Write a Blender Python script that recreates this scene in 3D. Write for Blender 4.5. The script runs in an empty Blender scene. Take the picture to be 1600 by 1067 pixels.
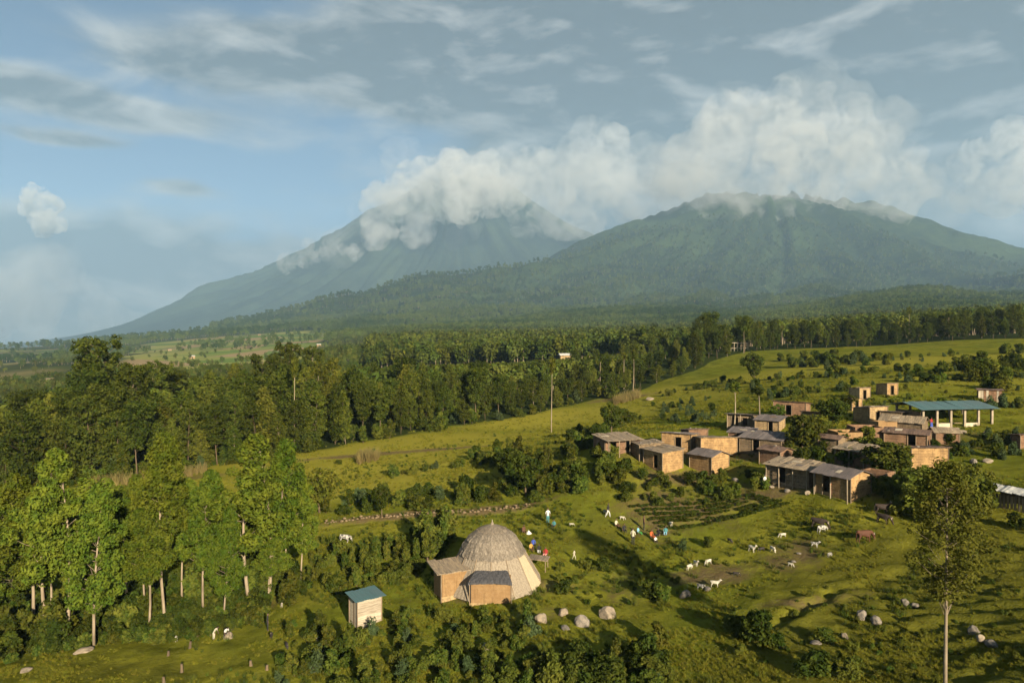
import bpy, bmesh, math, random
import numpy as np
from mathutils import Vector, Matrix

# ------------------------------------------------------------------ camera, sky, sun, exposure
SC = bpy.context.scene
COL = SC.collection
F = 1111.1                       # focal length in photo pixels (1600 wide)
HOR = 522.0                      # row of the true horizon in the photo
CAMZ = 23.0
PITCH = math.atan((533.5 - HOR) / F)
SUN_DIR = Vector((0.40, -0.917, math.tan(math.radians(19.0)))).normalized()   # towards the sun
SUN_EL = math.asin(SUN_DIR.z)
SUN_STRENGTH = 5.0
SKY_STRENGTH = 0.05
EXPOSURE = 1.5

cam_data = bpy.data.cameras.new('camera')
cam_data.lens = 25.0
cam_data.sensor_width = 36.0
cam_data.clip_start = 0.5
cam_data.clip_end = 60000
cam = bpy.data.objects.new('camera', cam_data)
COL.objects.link(cam)
cam.location = (0, 0, CAMZ)
cam.rotation_euler = (math.radians(90) - PITCH, 0, 0)
SC.camera = cam

SC.view_settings.view_transform = 'Standard'
SC.view_settings.look = 'None'
SC.view_settings.exposure = EXPOSURE
SC.view_settings.gamma = 1.0
SC.view_settings.use_curve_mapping = False
SC.render.engine = 'CYCLES'
SC.cycles.use_denoising = True
SC.cycles.max_bounces = 6
SC.cycles.diffuse_bounces = 3
SC.cycles.glossy_bounces = 2
SC.cycles.transmission_bounces = 3
SC.cycles.transparent_max_bounces = 8
SC.cycles.volume_bounces = 4
SC.cycles.volume_step_rate = 0.5
SC.cycles.use_adaptive_sampling = True
SC.cycles.adaptive_threshold = 0.015


class X:
    """tiny expression wrapper over math nodes"""
    def __init__(s, nt, sock): s.nt, s.s = nt, sock
    def _op(s, op, *a, clamp=False):
        n = s.nt.nodes.new('ShaderNodeMath'); n.operation = op; n.use_clamp = clamp
        for i, v in enumerate((s,) + a):
            if isinstance(v, X): s.nt.links.new(v.s, n.inputs[i])
            else: n.inputs[i].default_value = v
        return X(s.nt, n.outputs[0])
    def __add__(s, o): return s._op('ADD', o)
    def __radd__(s, o): return s._op('ADD', o)
    def __sub__(s, o): return s._op('SUBTRACT', o)
    def __rsub__(s, o): return (s * -1.0)._op('ADD', o)
    def __mul__(s, o): return s._op('MULTIPLY', o)
    def __rmul__(s, o): return s._op('MULTIPLY', o)
    def __truediv__(s, o): return s._op('DIVIDE', o)
    def sq(s): return s._op('MULTIPLY', s)
    def max(s, o): return s._op('MAXIMUM', o)
    def min(s, o): return s._op('MINIMUM', o)
    def clamp(s): return s._op('ADD', 0.0, clamp=True)
    def step(s, lo, hi):
        n = s.nt.nodes.new('ShaderNodeMapRange'); n.interpolation_type = 'SMOOTHSTEP'
        s.nt.links.new(s.s, n.inputs['Value'])
        n.inputs['From Min'].default_value = lo; n.inputs['From Max'].default_value = hi
        return X(s.nt, n.outputs['Result'])


def noise(nt, vec, scale, detail=4, rough=0.55, dist=0.0, dims='3D'):
    n = nt.nodes.new('ShaderNodeTexNoise'); n.noise_dimensions = dims
    n.inputs['Scale'].default_value = scale; n.inputs['Detail'].default_value = detail
    n.inputs['Roughness'].default_value = rough; n.inputs['Distortion'].default_value = dist
    if vec is not None: nt.links.new(vec, n.inputs['Vector'])
    return X(nt, n.outputs['Fac'])


def combine(nt, x, y, z):
    n = nt.nodes.new('ShaderNodeCombineXYZ')
    for i, v in enumerate((x, y, z)):
        if isinstance(v, X): nt.links.new(v.s, n.inputs[i])
        else: n.inputs[i].default_value = v
    return n.outputs[0]


def mixc(nt, fac, a, b, mode='MIX'):
    n = nt.nodes.new('ShaderNodeMix'); n.data_type = 'RGBA'; n.blend_type = mode
    for sock, v in ((n.inputs[0], fac), (n.inputs[6], a), (n.inputs[7], b)):
        if isinstance(v, X): nt.links.new(v.s, sock)
        elif hasattr(v, 'is_linked'): nt.links.new(v, sock)
        elif isinstance(v, (int, float)): sock.default_value = v
        else: sock.default_value = (*v, 1)
    return n.outputs[2]


def build_world():
    w = bpy.data.worlds.new('World'); SC.world = w; w.use_nodes = True
    nt = w.node_tree; nt.nodes.clear()
    sky = nt.nodes.new('ShaderNodeTexSky'); sky.sky_type = 'NISHITA'; sky.sun_disc = False
    sky.sun_elevation = SUN_EL
    sky.sun_rotation = math.atan2(SUN_DIR.x, SUN_DIR.y)
    sky.altitude = 2400; sky.air_density = 0.55; sky.dust_density = 0.6; sky.ozone_density = 1.0
    tc = nt.nodes.new('ShaderNodeTexCoord')
    sp = nt.nodes.new('ShaderNodeSeparateXYZ'); nt.links.new(tc.outputs['Generated'], sp.inputs[0])
    x, y, z = (X(nt, sp.outputs[i]) for i in range(3))
    az = x._op('ARCTAN2', y)
    v = z / (x.sq() + y.sq())._op('SQRT').max(0.02)           # tangent of elevation
    # ragged cloud field in (azimuth, elevation)
    wv = combine(nt, az * 2.0, v * 5.0, 0.0)
    w1 = noise(nt, wv, 1.7, 4, 0.55) - 0.5
    w2 = noise(nt, combine(nt, az * 2.0 + 7.3, v * 5.0, 3.0), 1.7, 4, 0.55) - 0.5
    fine = noise(nt, combine(nt, az * 2.4, v * 6.0, 1.7), 3.0, 7, 0.58, 0.4) - 0.5
    aw = az + w1 * 0.16
    vw = v + w2 * 0.075
    def uv(px, py):
        u = (px - 800) / F; return math.atan(u), (HOR - py) / F / math.sqrt(1 + u * u)
    blobs = [  # px, py, half width, half height, weight
        (100, 150, 235, 30, 1.0), (330, 100, 150, 26, .85), (560, 85, 260, 40, .9), (690, 150, 190, 30, 1.0),
        (1000, 40, 300, 80, 1.0), (1450, 70, 420, 130, 1.2), (1120, 190, 330, 70, .8), (1480, 260, 300, 120, 1.1), (800, 20, 260, 60, .8),
        (95, 214, 60, 9, .75), (272, 300, 42, 14, .8),
        (30, 400, 170, 40, .8), (330, 430, 300, 60, .65), (60, 490, 420, 40, .9), (100, 560, 900, 50, 1.0), (860, 280, 230, 60, .75), (1000, 400, 700, 70, .6)]
    cov = None
    for px, py, rx, ry, wt in blobs:
        a0, v0 = uv(px, py)
        d = (((aw - a0) * (F / rx)).sq() + ((vw - v0) * (F / ry)).sq())
        b = (d * -0.85)._op('EXPONENT') * wt
        cov = b if cov is None else cov + b
    # beyond the frame: the same broken deck goes on
    side = (az._op('ABSOLUTE')).step(0.75, 1.1)
    high = v.step(0.52, 0.75)
    out = side.max(high)
    deck = (noise(nt, wv, 1.1, 4, 0.55) - 0.38) * 2.6
    cov = cov * (out * -1.0 + 1.0) + deck.max(0.0) * out
    dens = (cov + fine * 0.95 - 0.12).clamp()
    alpha = dens.step(0.02, 0.62) * 0.92
    # light: the side towards the sun is brighter, bases are grey
    f2 = noise(nt, combine(nt, az * 2.4 + 0.04, v * 6.0 + 0.16, 1.7), 3.0, 7, 0.58, 0.4) - 0.5
    lit = ((fine - f2) * 3.2 + 0.42 + (0.50 - dens) * 0.85).clamp()
    low = (v * -1.0).step(-0.17, -0.01)                        # warm murk near the horizon
    K = 0.97 * 2.0 ** -(EXPOSURE)
    cc = lambda r, g, b: (r * K, g * K, b * K)
    grey = mixc(nt, low, cc(0.145, 0.180, 0.203), cc(0.25, 0.28, 0.30))
    bright = mixc(nt, low, cc(0.62, 0.625, 0.60), cc(0.74, 0.70, 0.63))
    ccol = mixc(nt, lit, grey, bright)
    bg1 = nt.nodes.new('ShaderNodeBackground'); bg1.inputs['Strength'].default_value = SKY_STRENGTH
    nt.links.new(mixc(nt, 1.0, sky.outputs[0], (0.90, 0.97, 0.85), 'MULTIPLY'), bg1.inputs['Color'])
    bg2 = nt.nodes.new('ShaderNodeBackground'); nt.links.new(ccol, bg2.inputs['Color'])
    mx = nt.nodes.new('ShaderNodeMixShader')
    nt.links.new(alpha.s, mx.inputs[0]); nt.links.new(bg1.outputs[0], mx.inputs[1]); nt.links.new(bg2.outputs[0], mx.inputs[2])
    o = nt.nodes.new('ShaderNodeOutputWorld'); nt.links.new(mx.outputs[0], o.inputs['Surface'])
    w.cycles.sampling_method = 'MANUAL'; w.cycles.sample_map_resolution = 512


build_world()
sun_data = bpy.data.lights.new('sun', 'SUN')
sun_data.energy = SUN_STRENGTH; sun_data.angle = math.radians(0.6); sun_data.color = (1.0, 0.85, 0.62)
sun = bpy.data.objects.new('sun', sun_data); COL.objects.link(sun)
sun.rotation_euler = SUN_DIR.to_track_quat('Z', 'Y').to_euler()
sun.location = (60, -120, 120)

# ------------------------------------------------------------------ helpers
RNG = np.random.default_rng(7)
random.seed(7)


def link(o, parent=None):
    COL.objects.link(o)
    if parent is not None: o.parent = parent
    return o


def tag(o, label=None, cat=None, group=None, kind=None):
    if label: o['label'] = label
    if cat: o['category'] = cat
    if group: o['group'] = group
    if kind: o['kind'] = kind
    return o


def np_mesh(name, V, Q, mats, midx=None, smooth=False):
    """mesh from numpy verts and faces (rows of 3 or 4)"""
    me = bpy.data.meshes.new(name)
    V = np.asarray(V, dtype=np.float32); Q = np.asarray(Q, dtype=np.int32)
    n, k = Q.shape
    me.vertices.add(len(V)); me.vertices.foreach_set('co', V.ravel())
    me.loops.add(n * k); me.loops.foreach_set('vertex_index', Q.ravel())
    me.polygons.add(n); me.polygons.foreach_set('loop_start', np.arange(0, n * k, k, dtype=np.int32))
    for m in mats: me.materials.append(m)
    if midx is not None: me.polygons.foreach_set('material_index', np.asarray(midx, dtype=np.int32))
    if smooth: me.polygons.foreach_set('use_smooth', np.ones(n, dtype=bool))
    me.update(calc_edges=True); me.validate()
    return me


class MB:
    """collects simple solids, then becomes ONE mesh"""
    def __init__(s): s.v, s.f, s.m = [], [], []
    def add(s, vs, fs, m=0):
        o = len(s.v); s.v += [tuple(p) for p in vs]; s.f += [tuple(i + o for i in f) for f in fs]; s.m += [m] * len(fs); return s
    def hexa(s, p, m=0):      # 8 points: bottom ring 0-3, top ring 4-7
        return s.add(p, [(3, 2, 1, 0), (4, 5, 6, 7), (0, 1, 5, 4), (1, 2, 6, 5), (2, 3, 7, 6), (3, 0, 4, 7)], m)
    def box(s, x0, x1, y0, y1, z0, z1, m=0, j=0.0):
        p = [(x0, y0, z0), (x1, y0, z0), (x1, y1, z0), (x0, y1, z0), (x0, y0, z1), (x1, y0, z1), (x1, y1, z1), (x0, y1, z1)]
        if j: p = [tuple(c + random.uniform(-j, j) for c in q) for q in p]
        return s.hexa(p, m)
    def tube(s, pts, rad, n=6, m=0, cap=True):
        pts = [Vector(p) for p in pts]; o = len(s.v); rings = len(pts)
        for i, p in enumerate(pts):
            d = (pts[min(i + 1, rings - 1)] - pts[max(i - 1, 0)]).normalized()
            a = d.cross(Vector((0.3, 0.9, 0.2))); a.normalize(); b = d.cross(a)
            r = rad[i] if hasattr(rad, '__len__') else rad
            for k in range(n):
                t = 2 * math.pi * k / n; s.v.append(tuple(p + (a * math.cos(t) + b * math.sin(t)) * r))
        for i in range(rings - 1):
            for k in range(n):
                s.f.append((o + i * n + k, o + i * n + (k + 1) % n, o + (i + 1) * n + (k + 1) % n, o + (i + 1) * n + k)); s.m.append(m)
        if cap:
            s.f.append(tuple(o + k for k in range(n - 1, -1, -1))); s.m.append(m)
            s.f.append(tuple(o + (rings - 1) * n + k for k in range(n))); s.m.append(m)
        return s
    def mesh(s, name, mats, smooth=False):
        me = bpy.data.meshes.new(name); me.from_pydata(s.v, [], s.f)
        for mm in (mats if isinstance(mats, (list, tuple)) else [mats]): me.materials.append(mm)
        me.polygons.foreach_set('material_index', s.m)
        if smooth: me.polygons.foreach_set('use_smooth', [True] * len(s.f))
        me.update(); return me
    def build(s, name, mats, parent=None, smooth=False):
        return link(bpy.data.objects.new(name, s.mesh(name, mats, smooth)), parent)


def empty(name, loc, rz=0.0, scale=1.0):
    o = bpy.data.objects.new(name, None); o.empty_display_size = 0.3
    COL.objects.link(o); o.location = loc; o.rotation_euler = (0, 0, rz); o.scale = (scale,) * 3
    return o


# value noise on a lattice (numpy), for landforms
_P = np.random.default_rng(3).random((256, 256)).astype(np.float64)
def vnoise(x, y):
    xi = np.floor(x).astype(int); yi = np.floor(y).astype(int); fx = x - xi; fy = y - yi
    fx = fx * fx * (3 - 2 * fx); fy = fy * fy * (3 - 2 * fy)
    g = lambda a, b: _P[a & 255, b & 255]
    return (g(xi, yi) * (1 - fx) + g(xi + 1, yi) * fx) * (1 - fy) + (g(xi, yi + 1) * (1 - fx) + g(xi + 1, yi + 1) * fx) * fy
def fbm(x, y, oct=4, rough=0.5):
    s = 0; a = 1; t = 0
    for i in range(oct):
        s = s + a * vnoise(x + 17.3 * i, y - 9.1 * i); t += a; a *= rough; x = x * 2.03; y = y * 2.03
    return s / t - 0.5


# ------------------------------------------------------------------ landform: heights from surveyed points
class Survey:
    """thin-plate surface of the elevation tangent over (azimuth, log range)"""
    def __init__(s, pts, reg=1e-4):
        P = []; T = []
        for px, py, d in pts:
            u = (px - 800) / F; r = d * math.sqrt(1 + u * u)
            P.append((math.atan(u) * 1.4, math.log(r))); T.append(-d * (py - HOR) / F / r)
        P = np.array(P); T = np.array(T); n = len(P)
        K = s.k(P, P) + np.eye(n) * reg
        A = np.zeros((n + 3, n + 3)); A[:n, :n] = K; A[:n, n] = 1; A[:n, n + 1:] = P; A[n, :n] = 1; A[n + 1:, :n] = P.T
        s.c = np.linalg.solve(A, np.concatenate([T, np.zeros(3)])); s.P = P
    @staticmethod
    def k(A, B):
        d2 = ((A[:, None, :] - B[None, :, :]) ** 2).sum(-1) + 1e-12
        return 0.5 * d2 * np.log(d2)
    def z(s, X_, Y_):
        X_ = np.asarray(X_, float); Y_ = np.asarray(Y_, float); sh = X_.shape
        az = np.clip(np.arctan2(X_, Y_).ravel(), -0.85, 0.85) * 1.4
        r = np.maximum(np.hypot(X_, Y_).ravel(), 30.0)
        Q = np.stack([az, np.log(r)], 1); out = np.empty(len(Q))
        for i in range(0, len(Q), 20000):
            q = Q[i:i + 20000]; out[i:i + 20000] = s.k(q, s.P) @ s.c[:-3] + s.c[-3] + q @ s.c[-2:]
        return (CAMZ + r * out).reshape(sh)


NEAR = [  # photo column, photo row, distance (m)
    (770, 905, 64), (770, 940, 60), (800, 1067, 47), (400, 1067, 49), (0, 1067, 50), (1200, 1067, 43), (1500, 1067, 40), (1700, 1067, 37), (-200, 1067, 50),
    (800, 1300, 34), (200, 1300, 36), (1400, 1300, 30), (260, 975, 64), (60, 1000, 61), (-150, 1000, 60), (400, 935, 68), (570, 978, 58), (330, 992, 60),
    (540, 845, 78), (1350, 842, 63), (1313, 780, 70), (1100, 915, 61), (990, 850, 72), (1200, 860, 66), (1036, 735, 86), (1110, 737, 85), (1240, 757, 76),
    (950, 708, 92), (1440, 735, 77), (1490, 668, 95), (1550, 660, 96), (1343, 626, 112), (1385, 618, 114), (1545, 628, 106), (1415, 678, 92), (1160, 670, 106),
    (1240, 645, 108), (1580, 800, 62), (1750, 780, 62), (1525, 1000, 46), (700, 800, 85), (830, 790, 85), (500, 815, 86), (600, 740, 108), (760, 720, 108),
    (862, 675, 142), (130, 755, 116), (300, 735, 124), (480, 705, 132), (700, 670, 150), (850, 642, 170), (1000, 610, 192), (1080, 580, 225),
    (955, 672, 122), (1178, 597, 165), (1100, 640, 132), (1400, 572, 170), (1580, 566, 160), (1750, 560, 160),
    (0, 780, 112), (-150, 790, 112), (0, 700, 170), (200, 660, 200), (500, 630, 220), (800, 600, 240),
    (1080, 552, 275), (1300, 541, 275), (1580, 527, 270), (1800, 515, 270)]
FAR = [
    (-150, 640, 320), (0, 640, 320), (0, 595, 640), (0, 562, 1500), (-150, 560, 1500), (0, 546, 3200), (-150, 545, 3200), (0, 535, 9000), (-200, 535, 9000), (200, 534, 9000), (350, 530, 9000),
    (200, 600, 380), (200, 565, 800), (200, 540, 1800), (200, 536, 3500), (330, 567, 800), (400, 552, 1000), (400, 528, 1700), (380, 514, 2500), (300, 522, 2500), (330, 526, 4200),
    (620, 565, 420), (620, 545, 700), (620, 528, 1200), (620, 498, 2300), (900, 560, 380), (900, 545, 600), (900, 522, 1200), (900, 482, 2400),
    (1200, 530, 500), (1200, 502, 1200), (1200, 462, 2500), (1500, 511, 480), (1500, 487, 1100), (1500, 450, 2500), (1750, 500, 480), (1750, 480, 1100), (1750, 445, 2500),
    (440, 494, 2900), (480, 476, 3300), (600, 454, 3800), (690, 441, 4200), (800, 414, 4700), (880, 396, 5100), (920, 374, 5500), (980, 350, 5800), (1050, 328, 6000), (1100, 308, 6200),
    (1150, 302, 6300), (1200, 306, 6400), (1290, 318, 6400), (1380, 328, 6300), (1450, 350, 6200), (1530, 370, 6100), (1600, 386, 6000), (1750, 420, 6000), (1900, 450, 6000),
    (480, 530, 4800), (600, 520, 5600), (800, 500, 6600), (920, 470, 7400), (1100, 410, 8500), (1200, 400, 8800), (1380, 420, 8800), (1600, 460, 8600), (1900, 500, 8600),
    (1200, 396, 4500), (1050, 408, 4300), (1400, 402, 4400), (1600, 426, 4300), (900, 446, 3800), (1800, 455, 4300)]
LAND = Survey(NEAR + FAR)


DITCH = []
def relief(X_, Y_, Z_):
    """hummocks, ravines: added to the surveyed surface"""
    r = np.hypot(X_, Y_)
    h = np.zeros_like(r)
    k = r < 160
    if k.any():
        x, y = X_[k], Y_[k]; near = np.clip((160 - r[k]) / 100, 0, 1)
        q = near * (fbm(x / 9, y / 9, 3) * 0.55 + fbm(x / 1.7 + 40, y / 1.7, 3) * 0.34)
        right = np.clip((x - 16) / 14, 0, 1) * near * np.clip((66 - y) / 12, 0, 1)      # old cultivation ridges
        w = (y * 0.93 + x * 0.36) / 1.9 + fbm(x / 5, y / 5, 3) * 2.6
        q = q + right * np.sin(w * 2 * np.pi) * 0.19
        for (ax, ay), (bx, by), dep in DITCH:                        # worn drainage ditches and footpaths
            ux, uy = bx - ax, by - ay; L2 = ux * ux + uy * uy; t = np.clip(((x - ax) * ux + (y - ay) * uy) / L2, 0, 1)
            wob = 0.3 * np.sin(t * math.pi) * np.sin(t * 7 + ax); d = np.hypot(x - ax - ux * t - wob, y - ay - uy * t)
            q = q - dep * .8 * np.exp(-(d / .5) ** 2) + dep * .25 * np.exp(-((d - 1.1) / .6) ** 2)
        h[k] = q
    k = r > 120
    if k.any():
        h[k] += np.clip((r[k] - 120) / 200, 0, 1) * fbm(X_[k] / 60, Y_[k] / 60, 3) * 3.0
    k = r > 900
    if k.any():
        x, y = X_[k], Y_[k]; far = np.clip((r[k] - 900) / 2500, 0, 1)
        hi = np.clip(((Z_[k] - CAMZ) / r[k] + 0.01) / 0.06, 0.05, 1)
        sx, sy = x - 2300, y - 6500
        phi = np.arctan2(sy, sx); rad = np.hypot(sx, sy)
        rav = np.abs(fbm(phi * 7 + rad / 5000, rad / 2600 + phi, 4)) * 2
        h[k] += far * hi * (-(0.35 - rav) * 190 + fbm(x / 420, y / 420, 4) * 130)
    return h


def ground_zs(x, y):
    x = np.asarray(x, float); y = np.asarray(y, float); z = LAND.z(x, y); return z + relief(x, y, z)
def ground_z(x, y): return float(ground_zs(np.array([float(x)]), np.array([float(y)]))[0])


def ray_dir(px, py):
    u = (px - 800) / F; w = -(py - 533.5) / F
    c, s = math.cos(PITCH), math.sin(PITCH)
    return np.array([u, c + w * s, -s + w * c])


_depths = np.exp(np.linspace(math.log(28), math.log(9000), 150))
def at(px, py):
    """the point of the land seen at a place in the photograph"""
    d = ray_dir(px, py); d = d / d[1]; ds = _depths
    for it in range(2):
        gap = CAMZ + d[2] * ds - ground_zs(d[0] * ds, ds)
        k = int(np.argmax(gap < 0)) if (gap < 0).any() else len(ds) - 1
        k = max(k, 1); lo, hi = ds[k - 1], ds[k]
        if it == 0: ds = np.linspace(lo, hi, 14)
    t = gap[k - 1] / (gap[k - 1] - gap[k]) if gap[k - 1] != gap[k] else 0; y = lo + (hi - lo) * min(max(t, 0), 1)
    x = d[0] * y
    return Vector((x, y, ground_z(x, y)))
def at_depth(px, y):
    x = (px - 800) / F * y; return Vector((x, y, ground_z(x, y)))


# ------------------------------------------------------------------ materials
def new_mat(name):
    m = bpy.data.materials.new(name); m.use_nodes = True; nt = m.node_tree; nt.nodes.clear()
    out = nt.nodes.new('ShaderNodeOutputMaterial'); return m, nt, out


def obj_rand(nt):
    n = nt.nodes.new('ShaderNodeObjectInfo'); return X(nt, n.outputs['Random'])


def coords(nt, which='Object'):
    n = nt.nodes.new('ShaderNodeTexCoord'); return n.outputs[which]


def plain_mat(name, c1, c2=None, scale=3.0, rough=0.85, bump=0.0, metal=0.0, stretch=None, var=0.25, spec=0.3, bscale=None):
    """mottled surface: two colours broken up by noise, own tint for each object"""
    m, nt, out = new_mat(name)
    p = nt.nodes.new('ShaderNodeBsdfPrincipled')
    co = coords(nt)
    if stretch:
        mp = nt.nodes.new('ShaderNodeMapping'); mp.inputs['Scale'].default_value = stretch
        nt.links.new(co, mp.inputs[0]); co = mp.outputs[0]
    c2 = c2 or tuple(c * 0.7 for c in c1)
    n1 = noise(nt, co, scale, 6, 0.65)
    col = mixc(nt, n1.step(0.33, 0.68), c1, c2)
    if var:
        hs = nt.nodes.new('ShaderNodeHueSaturation'); nt.links.new(col, hs.inputs['Color'])
        nt.links.new((obj_rand(nt) * var + (1 - var / 2)).s, hs.inputs['Value']); col = hs.outputs[0]
    nt.links.new(col, p.inputs['Base Color'])
    p.inputs['Roughness'].default_value = rough; p.inputs['Metallic'].default_value = metal
    p.inputs['Specular IOR Level'].default_value = spec
    if bump:
        b = nt.nodes.new('ShaderNodeBump'); b.inputs['Strength'].default_value = 0.8; b.inputs['Distance'].default_value = bump
        n2 = noise(nt, co, bscale or scale * 4, 5, 0.6); nt.links.new(n2.s, b.inputs['Height']); nt.links.new(b.outputs[0], p.inputs['Normal'])
    nt.links.new(p.outputs[0], out.inputs[0])
    return m


def mud_mat(name, c1, c2, lines=0.5, var=.3):
    """mud over wattle: patchy daub, faint horizontal sticks, rain-washed stains, pale cracks"""
    m, nt, out = new_mat(name); p = nt.nodes.new('ShaderNodeBsdfPrincipled'); co = coords(nt)
    sp = nt.nodes.new('ShaderNodeSeparateXYZ'); nt.links.new(co, sp.inputs[0]); x, y, z = (X(nt, sp.outputs[i]) for i in range(3))
    big = noise(nt, co, 1.1, 4, .6); mid = noise(nt, co, 5.0, 5, .7)
    c = mixc(nt, (big * .5 + mid * .5).step(.40, .60), c1, c2)
    stick = ((z * 19.0 + mid * 3.0)._op('SINE')).step(.2, .95) * noise(nt, co, 2.1, 3, .5).step(.38, .62) * lines
    c = mixc(nt, stick, c, tuple(v * .42 for v in c2))
    run = noise(nt, combine(nt, x * 6.0, y * 6.0, z * .5), 1.0, 4, .6).step(.52, .72)
    c = mixc(nt, run * .55, c, tuple(v * .5 for v in c2))
    hs = nt.nodes.new('ShaderNodeHueSaturation'); nt.links.new(c, hs.inputs['Color']); nt.links.new((obj_rand(nt) * var + (1 - var / 2)).s, hs.inputs['Value'])
    nt.links.new(hs.outputs[0], p.inputs['Base Color']); p.inputs['Roughness'].default_value = .95; p.inputs['Specular IOR Level'].default_value = .1
    b = nt.nodes.new('ShaderNodeBump'); b.inputs['Strength'].default_value = .9; b.inputs['Distance'].default_value = .06
    nt.links.new((mid - stick * .5).s, b.inputs['Height']); nt.links.new(b.outputs[0], p.inputs['Normal']); nt.links.new(p.outputs[0], out.inputs[0]); return m


def leaf_mat(name, c1, c2, hue=0.03, val=0.5, trans=0.28, scale=0.9, place=None):
    m, nt, out = new_mat(name)
    co = coords(nt)
    if place: co = nt.nodes.new('ShaderNodeNewGeometry').outputs['Position']; scale = place
    col = mixc(nt, noise(nt, co, scale, 5 if place else 3, 0.6).step(0.38, 0.62), c1, c2)
    r = obj_rand(nt)
    hs = nt.nodes.new('ShaderNodeHueSaturation'); nt.links.new(col, hs.inputs['Color'])
    nt.links.new((r * hue + (0.5 - hue / 2)).s, hs.inputs['Hue'])
    r2 = (r * 7.31)._op('FRACT')
    nt.links.new((r2 * val + (1 - val / 2)).s, hs.inputs['Value'])
    d = nt.nodes.new('ShaderNodeBsdfDiffuse'); t = nt.nodes.new('ShaderNodeBsdfTranslucent')
    nt.links.new(hs.outputs[0], d.inputs['Color']); nt.links.new(hs.outputs[0], t.inputs['Color'])
    mx = nt.nodes.new('ShaderNodeMixShader'); mx.inputs[0].default_value = trans
    nt.links.new(d.outputs[0], mx.inputs[1]); nt.links.new(t.outputs[0], mx.inputs[2]); nt.links.new(mx.outputs[0], out.inputs[0])
    return m


def ground_mat():
    m, nt, out = new_mat('pasture')
    g = nt.nodes.new('ShaderNodeNewGeometry'); pos = g.outputs['Position']
    at_ = lambda n: (lambda a: (setattr(a, 'attribute_name', n), X(nt, a.outputs['Fac']))[1])(nt.nodes.new('ShaderNodeAttribute'))
    big = noise(nt, pos, 0.05, 4, 0.6)
    midn = noise(nt, pos, 0.33, 5, 0.65)
    fine = noise(nt, pos, 2.4, 6, 0.7)
    c = mixc(nt, big.step(0.36, 0.64), (0.108, 0.124, 0.013), (0.170, 0.162, 0.019))
    c = mixc(nt, midn.step(0.40, 0.70), c, (0.072, 0.078, 0.009))
    c = mixc(nt, fine.step(0.45, 0.80) * 0.65, c, (0.050, 0.052, 0.008))
    c = mixc(nt, (noise(nt, pos, 1.1, 5, 0.7).step(0.56, 0.74)) * 0.6, c, (0.15, 0.145, 0.030))
    dry = (at_('meadow') + (midn - 0.5) * 0.5).step(0.25, 0.8)
    c = mixc(nt, dry * 0.75, c, mixc(nt, fine, (0.270, 0.232, 0.035), (0.195, 0.180, 0.023)))
    c = mixc(nt, (at_('painted_shade') + (midn - 0.5) * 0.7).step(0.2, 0.8) * 0.8, c, mixc(nt, fine, (0.095, 0.090, 0.012), (0.058, 0.058, 0.010)))  # darker sward colour stands in for shade on the ground
    dirt = (at_('dirt') + (midn - 0.5) * 0.9 + (fine - 0.5) * 0.6).step(0.30, 0.75)
    c = mixc(nt, dirt * 0.9, c, mixc(nt, fine, (0.145, 0.100, 0.052), (0.085, 0.060, 0.032)))
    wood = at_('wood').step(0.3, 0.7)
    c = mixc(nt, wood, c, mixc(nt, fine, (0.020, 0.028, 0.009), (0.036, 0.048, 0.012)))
    vor = nt.nodes.new('ShaderNodeTexVoronoi'); vor.inputs['Scale'].default_value = 0.011; nt.links.new(pos, vor.inputs['Vector'])
    sp = nt.nodes.new('ShaderNodeSeparateColor'); nt.links.new(vor.outputs['Color'], sp.inputs[0])
    field = mixc(nt, X(nt, sp.outputs[0]).step(0.2, 0.8), (0.10, 0.15, 0.03), (0.21, 0.21, 0.055))
    field = mixc(nt, X(nt, sp.outputs[1]).step(0.72, 0.8), field, (0.24, 0.175, 0.09))
    c = mixc(nt, at_('field').step(0.3, 0.7), c, field)
    p = nt.nodes.new('ShaderNodeBsdfPrincipled'); nt.links.new(c, p.inputs['Base Color'])
    p.inputs['Roughness'].default_value = 1.0; p.inputs['Specular IOR Level'].default_value = 0.0
    b = nt.nodes.new('ShaderNodeBump'); b.inputs['Strength'].default_value = 1.0; b.inputs['Distance'].default_value = 0.14
    nt.links.new((fine + noise(nt, pos, 7.0, 4, 0.6) * 0.5).s, b.inputs['Height']); nt.links.new(b.outputs[0], p.inputs['Normal'])
    nt.links.new(p.outputs[0], out.inputs[0]); return m


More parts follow.
